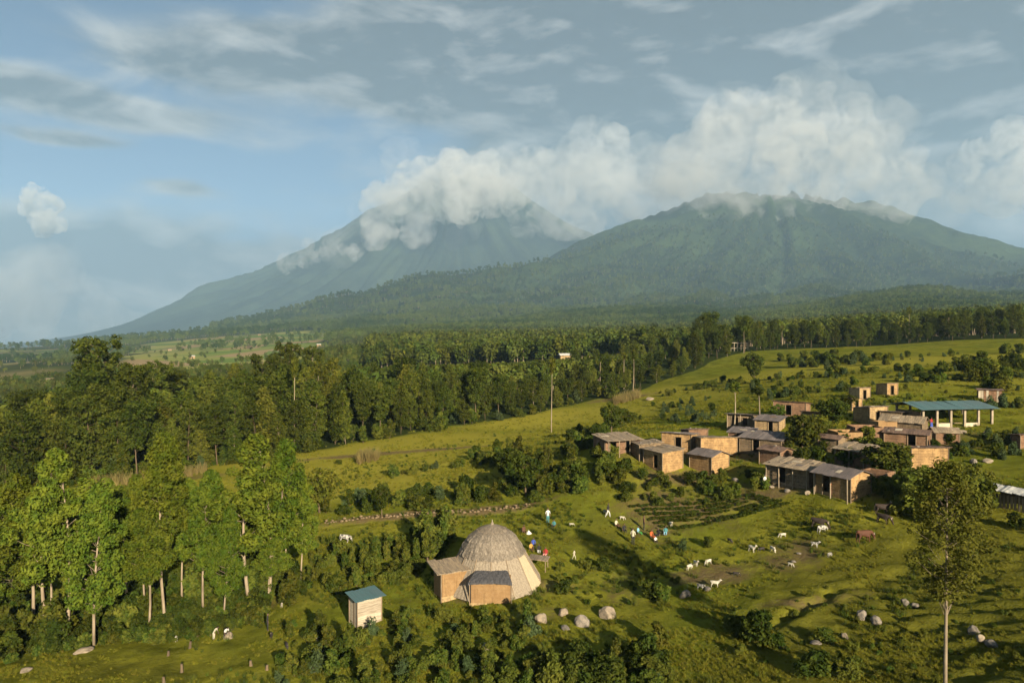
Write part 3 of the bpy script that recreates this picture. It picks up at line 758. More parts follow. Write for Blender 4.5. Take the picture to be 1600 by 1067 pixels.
for px, r_off, top, sc, lab in [(150, 34, 531, 1.15, 'biggest flat-topped dark tree towering over the dark wood'), (205, 20, 572, .9, 'flat-topped dark tree beside the towering one'), (448, 55, 538, .85, 'flat-topped tree on the wood skyline before the green fields'),
                           (488, 60, 544, .8, 'second flat-topped skyline tree before the green fields'), (240, 40, 568, .85, 'flat-topped tree right of the two big dark ones'), (412, 45, 556, .8, 'dark round tree just before the flat-topped skyline pair'),
                           (630, 35, 560, .7, 'skyline tree over the pair of lit bare trunks')]:
    az = math.atan((px - 800) / F); r = edge_r(az) + r_off; x, y = r * math.sin(az), r * math.cos(az); z = ground_z(x, y)
    h = CAMZ - y * (top - HOR) / F - z
    place_tree('umbrella_tree', UMB[px % 2], (x, y, z), sc, px, lab, 'flat-topped trees over the wood', zs=h / 22)
# bare lit pole trees
POLE = [tree_meshes('pole_tree', 12, 0.82, 0.9, 500, 0.22, (M['bark'], M['leaf_mid']), 151 + i, 'oval', 0.13, 12, 0.2, 0.5, sides=5) for i in range(2)]
for px, py, top, lab in [(862, 676, 560, 'single bare pole tree with tuft top in the open meadow'), (1147, 672, 598, 'bare pale pole trunk rising behind the village huts'), (1186, 670, 604, 'slim pale pole beside the yellow ruined wall'),
                         (989, 612, 548, 'thin pale trunk at the edge of the felled clearing'), (975, 608, 552, 'thin pale trunk left of the clearing stack'), (938, 608, 553, 'pale pole trunk before the pale felled branches'),
                         (460, 702, 560, 'tall bare trunk at the front of the dark wood'), (1108, 552, 505, 'tall pale trunk at the start of the pasture treeline'), (1222, 540, 508, 'pale trunk in the middle of the pasture treeline'), (1420, 536, 480, 'tall pale trunk over the upper pasture'),
                         (1483, 530, 488, 'pale trunk at the upper pasture corner'), (1162, 552, 510, 'pale trunk behind the wooden frame')]:
    p = at(px, py); place_tree('pole_tree', POLE[px % 2], p, 1.0, px, lab, 'bare pole trees', zs=(py - top) / F * p.y / 12)

# ---- treeline at the top of the pasture
rng = np.random.default_rng(15)
for row in range(3):
    px = 1085.0 + row * 5
    while px < 1640:
        az = math.atan((px - 800) / F); r = edge_r(az) + 2 + row * 13 + rng.uniform(-4, 4); x, y = r * math.sin(az), r * math.cos(az)
        h = rng.uniform(3.6, 9.6) * (1.35 if px < 1180 else 1.0) * (1 + 0.12 * row)
        place_tree('pasture_edge_tree', WOOD[[1, 2, 4, 1, 0][rng.integers(5)]], (x, y, ground_z(x, y)), h / 16 * rng.uniform(0.9, 1.25), rng.uniform(0, 6), ('front' if row == 0 else 'rear') + ' row dark tree in the treeline topping the pasture ' + ('before the timber frame' if px < 1250 else 'over its middle' if px < 1430 else 'above the kiosk'), 'treeline above the pasture', zs=h / 16)
        px += rng.uniform(9, 28)

# ---- single trees in and around the village
SHADE = [tree_meshes('shade_tree', 6, 0.28, 2.2, 2600, 0.24, (M['bark_dark'], M[lm]), 171 + i, 'oval', 0.14, 30, 0.4, 0.95, sides=5) for i, lm in enumerate(['leaf_shrub', 'leaf_dark', 'leaf_olive', 'leaf_mid'])]
for px, py, top, wid, v, lab in [(1178, 597, 553, 34, 1, 'round dark tree alone on the upper pasture'), (955, 676, 632, 36, 1, 'dark bushy tree above the long porch hut'), (968, 668, 640, 40, 3, 'paler tree beside the dark bushy one'),
                                 (1255, 706, 650, 60, 0, 'big leafy tree in the middle of the village'), (1300, 668, 625, 52, 1, 'dark tree behind the village middle'), (1272, 690, 650, 50, 3, 'tree between the village middle and the yellow ruin'),
                                 (1386, 748, 692, 84, 0, 'bright green round tree right of the open-fronted hut'), (1445, 800, 735, 90, 2, 'yellow-green tree behind the lone slender tree'), (1500, 800, 730, 70, 2, 'yellow-green tree beside the low white-roofed shelter'),
                                 (1412, 790, 742, 60, 0, 'leafy bush tree at the end of the village'), (1325, 728, 700, 40, 0, 'small tree behind the front porch hut'), (820, 775, 712, 58, 1, 'dark tree standing in the hedge above the stone bank'),
                                 (795, 740, 700, 44, 1, 'dark low tree at the meadow thicket end'), (596, 806, 758, 30, 1, 'small dark cypress-like tree on the stone bank'), (1330, 640, 618, 26, 1, 'low tree beside the upper small huts'),
                                 (500, 800, 735, 66, 3, 'tree beside the grove corner above the bank'), (1215, 655, 632, 30, 0, 'tree before the red-roofed upper hut')]:
    p = at(px, py); m_ = p.y / F
    place_tree('shade_tree', SHADE[v], p, wid * m_ / 5.0, px * 0.7, lab, 'village trees', zs=(py - top) * m_ / 6)

# ------------------------------------------------------------------ buildings
def roof_sheets(parent, x0, x1, y0, y1, zf, n, mat, name='roof_sheet', thick=0.045, jit=0.03, rib=0.22):
    """corrugated or thatched strips laid side by side, each its own piece; zf(x, y) is the roof height"""
    w = (x1 - x0) / n
    for i in range(n):
        a, b = x0 + i * w - 0.02, x0 + (i + 1) * w + 0.05
        dy0, dy1 = random.uniform(-.09, .05), random.uniform(-.05, .09); lift = random.uniform(0, jit) + (i % 2) * 0.012; skew = random.uniform(-.02, .02)
        k = max(2, int(round((b - a) / rib)) * 2); mb = MB(); V = []; 
        for j in range(k + 1):
            x = a + (b - a) * j / k; h = lift + (0.022 if j % 2 else 0.0)
            for y in (y0 + dy0, (y0 + y1) / 2, y1 + dy1):
                zz = zf(min(max(x, x0), x1), y) + h + skew * (y - y0)
                V.append((x, y, zz)); V.append((x, y, zz - thick))
        fs = []
        for j in range(k):
            o, q = j * 6, (j + 1) * 6
            for t in (0, 2): fs += [(o + t, q + t, q + t + 2, o + t + 2), (o + t + 1, o + t + 3, q + t + 3, q + t + 1)]
            fs += [(o, o + 1, q + 1, q), (o + 4, q + 4, q + 5, o + 5)]
        q = k * 6; fs += [(0, 2, 3, 1), (2, 4, 5, 3), (q, q + 1, q + 3, q + 2), (q + 2, q + 3, q + 5, q + 4)]
        mb.add(V, fs).build(name, mat, parent)


def wall_run(mb, x0, x1, y0, y1, z0, top0, top1, openings=(), axis='x', j=0.035):
    """a straight wall with sloping top and openings given as (from, to, sill, head) along it"""
    L0, L1 = (x0, x1) if axis == 'x' else (y0, y1)
    cuts = sorted({L0, L1, *[o[0] for o in openings], *[o[1] for o in openings]})
    top = lambda s: top0 + (top1 - top0) * (s - L0) / (L1 - L0)
    for a, b in zip(cuts, cuts[1:]):
        op = [o for o in openings if o[0] <= a + 1e-6 and o[1] >= b - 1e-6]
        spans = [(z0, None)] if not op else [(z0, op[0][2]), (op[0][3], None)]
        for lo, hi in spans:
            ta, tb = (top(a), top(b)) if hi is None else (hi, hi)
            if min(ta, tb) - lo < 0.02: continue
            ta += random.uniform(-j, 0); tb += random.uniform(-j, 0)
            if axis == 'x': P = [(a, y0, lo), (b, y0, lo), (b, y1, lo), (a, y1, lo), (a, y0, ta), (b, y0, tb), (b, y1, tb), (a, y1, ta)]
            else: P = [(x0, a, lo), (x1, a, lo), (x1, b, lo), (x0, b, lo), (x0, a, ta), (x1, a, ta), (x1, b, tb), (x0, b, tb)]
            mb.hexa(P)


def hut(px, py, w, dp, h, alpha, label, roof='shed_back', wall='mud', rmat='roof_tan', doors=(), side_doors=(), name='mud_hut', porch=0.0, porch_side=None, pitch=0.16, over=0.30, posts=True, sheets=None, group='village huts', stones=0, drop=0.0):
    """alpha > 0 turns the right end towards the viewer, alpha < 0 the left end"""
    p = at(px, py)
    yaw = -math.atan((px - 800) / F) - math.radians(alpha)
    e = empty(name, (p.x, p.y, p.z - drop), yaw, 0.92); tag(e, label, 'hut', group)
    x0, x1, y0, y1 = -w / 2, w / 2, -dp / 2, dp / 2; t = 0.17; zb = -0.9
    if roof == 'shed_back': zf = lambda x, y: h + (y1 - y) * 0 + (y - y0) * pitch * -1 + pitch * dp * 0.5
    elif roof == 'shed_front': zf = lambda x, y: h + (y - 0) * pitch
    elif roof == 'shed_side': zf = lambda x, y: h + x * pitch
    elif roof == 'gable': zf = lambda x, y: h + pitch * (dp / 2) - abs(y) * pitch * 2
    else: zf = lambda x, y: h + 0.06 * math.sin(x * 3 + y)
    m = M[wall]
    f = MB(); wall_run(f, x0, x1, y0, y0 + t, zb, zf(x0, y0), zf(x1, y0), doors); fw = f.build('wall', m, e)
    f = MB(); wall_run(f, x0, x1, y1 - t, y1, zb, zf(x0, y1), zf(x1, y1)); f.build('wall', m, e)
    for sx, ops in ((x0, [o[1:] for o in side_doors if o[0] == 'l']), (x1 - t, [o[1:] for o in side_doors if o[0] == 'r'])):
        f = MB(); yy0, yy1 = y0 + t + 0.002, y1 - t - 0.002
        if roof == 'gable':
            wall_run(f, sx, sx + t, yy0, 0, zb, zf(sx, yy0), zf(sx, 0) - .04, [o for o in ops if o[1] <= 0], 'y'); wall_run(f, sx, sx + t, 0, yy1, zb, zf(sx, 0) - .04, zf(sx, yy1), [], 'y')
        else: wall_run(f, sx, sx + t, yy0, yy1, zb, zf(sx, yy0), zf(sx, yy1), ops, 'y')
        f.build('wall', m, e)
    if roof != 'none':
        ff = y0 - over - porch
        lx, rx = x0 - over, x1 + over
        n = sheets or max(4, int(round((rx - lx) / 0.62)))
        clampz = lambda x, y: zf(x, y) + 0.03
        rp = MB()                                               # the roof's own timbers carry its sheets
        for yy in ([y0 - porch, (y0 + y1) / 2, y1] if roof != 'gable' else [y0 - porch, 0.02, y1]):
            rp.tube([(lx + .05, yy, zf(lx, yy) - .045), (rx - .05, yy, zf(rx, yy) - .045)], .045, 5)
        rp = rp.build('roof', M['wood'], e)
        if roof == 'gable':
            roof_sheets(rp, lx, rx, ff, 0.02, clampz, n, M[rmat]); roof_sheets(rp, lx, rx, 0.02, y1 + over, clampz, n, M[rmat])
        else: roof_sheets(rp, lx, rx, ff, y1 + over, clampz, n, M[rmat])
        for k in range(stones):
            sx, sy = random.uniform(x0, x1), random.uniform(y0, y1); s_ = random.uniform(.08, .16)
            b = MB(); b.box(sx - s_, sx + s_, sy - s_ * .8, sy + s_ * .8, zf(sx, sy) + .07, zf(sx, sy) + .07 + s_, 0, s_ * .3); b.build('roof_stone', M['rock'], rp)
        for k in range(2):                                       # loose patches thrown over leaks
            sx, sy = random.uniform(x0 + .3, x1 - .3), random.uniform(y0 + .3, y1 - .3); w2, d2 = random.uniform(.25, .6), random.uniform(.2, .4); b = MB()
            if roof == 'gable' and abs(sy) < d2 + .05: sy = y0 / 2
            b.hexa([(sx + i * w2, sy + j * d2, zf(sx + i * w2, sy + j * d2) + q) for q in (.075, .10) for i, j in ((-1, -1), (1, -1), (1, 1), (-1, 1))]); b.build('roof_patch', M[random.choice(['roof_tan', 'roof_grey', 'plank_pale', 'roof_brown'])], rp)
        if porch:
            for i in range(max(2, int(w / 1.7) + 1)):
                xx = x0 + 0.1 + i * (w - 0.2) / (max(2, int(w / 1.7) + 1) - 1)
                b = MB(); b.tube([(xx, y0 - porch, zb), (xx + random.uniform(-.06, .06), y0 - porch, zf(xx, y0 - porch))], 0.06, 6); b.build('porch_post', M['bark'], e)
        for i in range(4):                                       # rafter ends carry the eaves
            xx = x0 + 0.2 + i * (w - .4) / 3
            b = MB(); b.tube([(xx, y0 - over + .05, zf(xx, y0 - over) - .06), (xx, y1 + over - .05, zf(xx, y1 + over) - .06)] if roof != 'gable' else [(xx, y0 - over + .05, zf(xx, y0 - over) - .06), (xx, 0, zf(xx, 0) - .06), (xx, y1 + over - .05, zf(xx, y1 + over) - .06)], 0.035, 4)
            b.build('rafter', M['wood'], rp)
    if posts:
        for cx, cy in ((x0, y0), (x1, y0), (x1, y1), (x0, y1)):
            ox, oy = (-.035 if cx < 0 else .035), (-.035 if cy < 0 else .035)
            b = MB(); b.tube([(cx + ox, cy + oy, zb), (cx + ox, cy + oy, zf(cx, cy) - .02)], 0.055, 5); b.build('corner_post', M['wood'], e)
    for d in doors:       # frame poles of each doorway
        for xx in (d[0] - .04, d[1] + .04):
            b = MB(); b.tube([(xx, y0 - .03, zb), (xx, y0 - .03, d[3] + .05)], 0.045, 5); b.build('door_post', M['wood'], fw)
    f = MB(); f.box(x0 + t, x1 - t, y0 + t, y1 - t, -0.12, -0.02); f.build('earth_floor', M['mud_grey'], e)
    return e


hut(962, 703, 5.2, 3.2, 2.0, -30, 'long hut with open posted porch, leftmost of the village', 'shed_front', 'mud_red', 'roof_tan', [(-1.8, -.9, 0, 1.75), (.7, 1.5, 0, 1.75)], porch=0.9, pitch=0.10, stones=3)
hut(1036, 728, 3.4, 3.8, 2.3, -40, 'front hut with lit ochre wall and pale flat roof beside the long porch hut', 'shed_side', 'mud', 'roof_tan', side_doors=[('l', -.9, -.1, 0, 1.7)], pitch=0.07, stones=4)
hut(1062, 699, 4.2, 3.0, 2.1, 18, 'hut with flat charcoal roof behind the pale-roofed front hut', 'shed_back', 'mud', 'roof_grey', [(-.2, .7, 0, 1.7)], pitch=0.08)
hut(1118, 708, 5.0, 3.0, 2.3, -18, 'hut with long tan parapet roof behind the small peaked ochre hut', 'shed_back', 'mud', 'roof_tan', pitch=0.10)
hut(1108, 731, 3.6, 3.4, 2.2, 40, 'small plain ochre hut with dark peaked roof', 'gable', 'mud', 'roof_grey', pitch=0.16)
hut(1195, 705, 5.6, 3.6, 2.2, 20, 'dark-roofed hut in shade between the peaked hut and the big village tree', 'shed_front', 'mud_grey', 'roof_grey', [(-1.0, -.1, 0, 1.7)], pitch=0.14)
hut(1212, 722, 3.0, 2.6, 1.9, 34, 'little hut with reddish patched roof behind the broad tan-roofed hut', 'gable', 'mud_red', 'roof_brown', pitch=0.14, stones=3)
hut(1240, 752, 5.2, 3.0, 2.2, 28, 'broad hut with bright tan roof and dark doorway above the rubble bank', 'shed_front', 'mud_grey', 'roof_tan', [(-1.0, -.2, 0, 1.75)], pitch=0.14, porch=.35, stones=6)
hut(1317, 768, 4.4, 3.2, 2.45, 38, 'nearest hut, grey pitched roof, sunlit ochre end and open doorway', 'gable', 'mud', 'roof_grey', [(-1.3, -.3, 0, 1.9)], pitch=0.17, porch=.4, stones=2)
hut(1340, 726, 3.8, 2.8, 2.2, 30, 'open-fronted dark hut with tan patched roof beside the bright green tree', 'shed_front', 'mud_red', 'roof_tan', [(-1.2, .2, 0, 1.8)], pitch=0.12, porch=.5, stones=3)
hut(1440, 727, 4.4, 3.2, 2.2, -32, 'ochre hut with grey-brown roof right of the bright green tree', 'shed_back', 'mud', 'roof_brown', pitch=0.12, stones=2)
hut(1320, 696, 3.4, 2.8, 2.0, -30, 'smooth lit mud hut without roof, left of the brown wall', 'none', 'mud_smooth', posts=False)
hut(1351, 688, 3.8, 2.6, 2.0, -26, 'brown roofless wall between two sunlit mud ends', 'none', 'mud_red', posts=False)
hut(1380, 680, 2.6, 2.4, 2.0, -28, 'small lit roofless mud room at the end of the brown wall', 'none', 'mud_smooth', posts=False)
hut(1412, 676, 5.2, 3.4, 2.1, 12, 'grey thatched hut in front of the teal-roofed pavilion end', 'gable', 'mud_grey', 'roof_tan', [(-1.5, -.6, 0, 1.7)], pitch=0.20)
hut(1418, 693, 5.0, 3.0, 1.8, 10, 'low dark brown roofed hut behind the grey-brown roofed ochre hut', 'gable', 'mud_red', 'roof_brown', [(.3, 1.2, 0, 1.5)], pitch=0.14, stones=3)
hut(1360, 659, 3.4, 3.0, 2.3, -46, 'hut with dark roof, one lit wall, left of the pavilion', 'shed_back', 'mud_pale', 'roof_grey', [(-.5, .3, 0, 1.7)], pitch=0.12)
hut(1343, 623, 2.3, 2.3, 1.9, -45, 'small square hut with dark left side, left of the upper pair', 'shed_back', 'mud_pale', 'roof_brown', [(-.35, .3, 0, 1.6)], pitch=0.10, over=.15)
hut(1386, 616, 2.3, 2.3, 1.9, -45, 'small square hut with lit doorway, right of the upper pair', 'shed_back', 'mud', 'roof_brown', [(-.35, .3, 0, 1.6)], pitch=0.10, over=.15)
hut(1332, 639, 1.9, 1.9, 1.7, -42, 'tiny lit hut just below the upper pair', 'shed_back', 'mud', 'roof_brown', [(-.3, .3, 0, 1.4)], pitch=0.10, over=.12)
hut(1237, 647, 5.0, 2.8, 2.0, 14, 'upper hut with reddish roof and red end wall behind the dark trees', 'shed_back', 'mud_red', 'roof_brown', [(-.6, .3, 0, 1.6)], pitch=0.12)
hut(1160, 668, 4.2, 3.0, 2.2, 10, 'brown open hut on posts beside the bare pole trunk', 'shed_back', 'mud_grey', 'roof_grey', [(-1.4, -.4, 0, 1.8), (.3, 1.0, 0, 1.8)], pitch=0.10, porch=.5)
hut(1203, 672, 3.6, 2.6, 1.9, 20, 'ruined hut with bright yellow crumbling wall and dark lean roof', 'shed_front', 'mud_pale', 'roof_grey', [(.2, .9, 0, 1.5)], pitch=0.18)
hut(1372, 757, 2.6, 2.2, 1.6, 20, 'broken reddish mud room with bare poles beside the nearest hut', 'none', 'mud_red', [(-.4, .5, 0, 1.2)])
hut(1600, 698, 2.0, 2.0, 1.6, -30, 'reddish hut edge cut by the picture border above the pasture', 'shed_back', 'mud_red', 'roof_brown', pitch=0.1)

hut(1085, 690, 3.0, 2.4, 1.9, -28, 'low hut squeezed behind the long tan parapet roof', 'shed_back', 'mud_red', 'roof_brown', pitch=0.1, stones=2)
hut(1010, 712, 3.2, 2.6, 1.9, -24, 'low brown hut joined between the porch hut and pale-roofed hut', 'shed_side', 'mud_grey', 'roof_tan', pitch=0.06, stones=3)
hut(1160, 692, 3.2, 2.6, 1.9, 16, 'shaded hut with sagging grey roof left of the big village tree', 'shed_front', 'mud_red', 'roof_grey', [(-.5, .3, 0, 1.5)], pitch=0.16)
hut(1300, 702, 2.6, 2.2, 1.8, 24, 'small shaded hut behind the smooth lit roofless one', 'gable', 'mud_grey', 'roof_brown', pitch=0.14)
hut(1395, 662, 2.8, 2.4, 1.8, 12, 'small hut tucked between the dark-roofed hut and the pavilion', 'shed_back', 'mud_grey', 'roof_grey', [(-.4, .4, 0, 1.5)], pitch=0.1)
hut(1475, 690, 2.8, 2.4, 1.7, -20, 'low thatched hut in the bushes under the pavilion', 'gable', 'mud_red', 'roof_tan', pitch=0.2)
hut(1270, 662, 2.6, 2.2, 1.8, 20, 'small brown hut half hidden by the dark village trees', 'shed_back', 'mud_grey', 'roof_brown', pitch=0.1)


def kiosk(px, py):
    p = at(px, py); e = empty('slatted_kiosk', p, -math.atan((px - 800) / F) + 0.12); tag(e, 'small kiosk of upright red and pale boards on the upper pasture', 'kiosk')
    for i in range(9):
        b = MB(); b.box(-1.45 + i * .325, -1.45 + i * .325 + .29, -.62 - .01 * (i % 2), -.56, -.6, 1.75, 0, .01); b.build('board', M['plank_pale'] if i in (0, 1, 3, 7) else M['mud_red'], e)
    for s in (-1.47, 1.47):
        b = MB(); b.box(s - .04, s + .04, -.52, .7, -.6, 1.7); b.build('side_wall', M['mud_red'], e)
    b = MB(); b.box(-1.4, 1.4, .62, .7, -.6, 1.7); b.build('back_wall', M['mud_red'], e)
    roof_sheets(e, -1.7, 1.7, -.85, .9, lambda x, y: 1.80 + .05 * y, 5, M['roof_brown'])
kiosk(1546, 627)


def pavilion():
    a, b = at(1442, 672), at(1553, 662)                       # front plinth corners
    d = (b - a); L = 10.4; yaw = math.atan2(d.y, d.x); D = 5.4
    e = empty('pavilion', a + Vector((0, 0, 0.05)), yaw); tag(e, 'long open pavilion with teal iron roof on pale posts', 'pavilion')
    m = MB(); m.box(-.2, L + .2, -.15, D + .2, -1.8, .18); m.build('plinth', M['concrete'], e)
    for i in range(6):
        x = .1 + i * (L - .2) / 5
        m = MB(); m.box(x - .14, x + .14, .0, .26, .18, 2.55); m.build('post', M['post_white'], e)
        m = MB(); m.box(x - .12, x + .12, D - .3, D - .06, .18, 2.75); m.build('post', M['post_white'], e)
    for i in range(5):
        if i in (0, 2, 4): continue
        x = .24 + i * (L - .2) / 5; m = MB(); m.box(x, x + (L - .2) / 5 - .28, .06, .2, .18, .80); m.build('parapet', M['concrete'], e)
    m = MB(); m.box(-.1, L + .1, .02, .22, 2.55, 2.70); m.build('beam', M['wood'], e)
    m = MB(); m.box(-.1, L + .1, D - .28, D - .08, 2.75, 2.9); m.build('beam', M['wood'], e)
    m = MB(); m.box(-.14, -.0, .3, D - .3, .18, 2.3); m.build('end_wall', M['mud_grey'], e)
    zf = lambda x, y: 2.74 + (y + .9) * 0.0 + (0.20 * (y + .9) if y < D / 2 else 0.20 * (D + .9 - y) )
    roof_sheets(e, -.9, L + .25, -.9, D / 2, zf, 13, M['teal'], jit=.006, thick=.02)
    roof_sheets(e, -.9, L + .25, D / 2, D + .9, zf, 13, M['teal'], jit=.006, thick=.02)
    for i in range(4):
        x = .1 + i * (L - .2) / 3
        m = MB(); m.tube([(x, -.8, 2.70), (x, D / 2, zf(0, D / 2 - .01) - .06), (x, D + .8, 2.70)], .045, 4); m.build('rafter', M['wood'], e)
    for k, x in enumerate((3.2, 5.6, 8.0)):
        m = MB(); m.box(x, x + 1.5, 1.6, 2.0, .55, .62).box(x + .1, x + .2, 1.65, 1.95, .18, .55).box(x + 1.3, x + 1.4, 1.65, 1.95, .18, .55); m.build('bench', M['wood'], e)
    return e
pavilion()


def latrine():
    p = at(571, 972); e = empty('plank_shed', p, -math.atan((571 - 800) / F) + 0.42); tag(e, 'small pale plank shed with teal lean-to roof in the shrubs', 'shed')
    w, d, h = 2.1, 1.6, 2.2
    for i in range(9):
        z = -.7 + i * .33; b = MB(); b.box(-w / 2, w / 2, -d / 2 - .01 * (i % 2), -d / 2 + .05, z, z + .315, 0, .006); b.build('plank', M['plank_pale'], e)
        if i < 9:
            b = MB(); b.box(-w / 2, w / 2, d / 2 - .05, d / 2, z, min(z + .315, 2.5)); b.build('plank', M['plank_pale'], e)
    for s in (-1, 1):
        for i in range(5):
            y = -d / 2 + .055 + i * .298; b = MB(); b.box(s * (w / 2 - .03) - .03, s * (w / 2 - .03) + .03, y, y + .285, -.7, h + .10, 0, .004); b.build('plank', M['plank_pale'] if i != 2 else M['wood'], e)
    for cx, cy in ((-1, -1), (1, -1), (1, 1), (-1, 1)):
        b = MB(); b.tube([(cx * (w / 2 + .02), cy * (d / 2 + .02), -.8), (cx * (w / 2 + .02), cy * (d / 2 + .02), h + .1)], .05, 5); b.build('corner_post', M['wood'], e)
    roof_sheets(e, -w / 2 - .28, w / 2 + .28, -d / 2 - .35, d / 2 + .35, lambda x, y: 2.36 + .07 * y, 4, M['teal'], jit=.006, thick=.02)
latrine()


def shelter():
    p = at(1590, 792); e = empty('low_shelter', p, -math.atan((1590 - 800) / F) - 0.50); tag(e, 'low shelter with ribbed white roof cut by the picture border', 'shelter')
    for i in range(5):
        for y in (-.9, .9):
            b = MB(); b.tube([(-1.9 + i * 1.25, y, -.9), (-1.9 + i * 1.25, y, 1.3)], .06, 5); b.build('post', M['wood'], e)
    for i in range(16):
        b = MB(); b.box(-1.95 + i * .31, -1.95 + i * .31 + .2, -.95, -.9, -.3, 1.05, 0, .03); b.build('slat', M['wood'], e)
    b = MB(); b.box(-1.9, 3.1, .93, .98, -.4, 1.2); b.build('back_wall', M['mud_grey'], e)
    for k in (0, 1):
        roof_sheets(e, -2.2, 3.4, -1.25 if k == 0 else 0, 0 if k == 0 else 1.25, lambda x, y: 1.72 - abs(y) * .30, 12, M['white_roof'], jit=.03)
shelter()


def frame_rack():
    a, b = at(1142, 549), at(1170, 547); d = b - a; e = empty('wooden_frame', a, math.atan2(d.y, d.x)); tag(e, 'pale open timber frame of upright poles before the pasture treeline', 'frame')
    L = (28 / F) * a.y; H = 14 / F * a.y
    for i in range(6):
        m = MB(); m.tube([(i * L / 5, 0, -.4), (i * L / 5, 0, H)], .11, 5); m.build('upright', M['plank_pale'], e)
    for z in (.35, .95):
        m = MB(); m.tube([(-.2, -.12, z * H), (L + .2, -.12, z * H)], .09, 5); m.build('rail', M['plank_pale'], e)
frame_rack()


def far_house(px, py, w, h, rmat, label):
    p = at(px, py); e = empty('far_house', p, -math.atan((px - 800) / F) + .25); tag(e, label, 'house', 'houses far off among trees')
    m = MB(); m.box(-w / 2, w / 2, -w * .35, w * .35, -1.5, h); m.build('wall', M['mud_pale'], e)
    m = MB(); v = [(-w / 2 - .4, -w * .45, h), (w / 2 + .4, -w * .45, h), (w / 2 + .4, 0, h + w * .18), (-w / 2 - .4, 0, h + w * .18), (w / 2 + .4, w * .45, h), (-w / 2 - .4, w * .45, h)]
    m.add(v, [(0, 1, 2, 3), (3, 2, 4, 5), (0, 3, 5), (1, 4, 2), (0, 5, 4, 1)]); m.build('roof', M[rmat], e)
    m = MB(); m.box(-.5, .5, -w * .35 - .03, -w * .35 + .05, -.2, h * .75); m.build('door', M['dark'], e)
far_house(883, 567, 5.0, 3.4, 'white_roof', 'white-roofed house showing above the thinning wood')
far_house(993, 543, 5.0, 2.6, 'white_roof', 'pale-roofed house far behind the end of the wood')
for px, py, lab in [(212, 599, 'white-roofed house in the hazy trees left of the towering tree'), (75, 600, 'pale house low among hazy trees near the picture border'), (265, 548, 'pale house on the far slope beside the first fields'), (345, 533, 'roof at the top of the tan field'),
                    (405, 524, 'house on the ridge above the green fields'), (498, 541, 'house at the far end of the green fields'), (120, 548, 'house on the hazy valley rim'), (300, 560, 'house in the middle of the far green fields')]:
    far_house(px, py, 6, 2.8, 'roof_tan' if px % 2 else 'white_roof', lab)


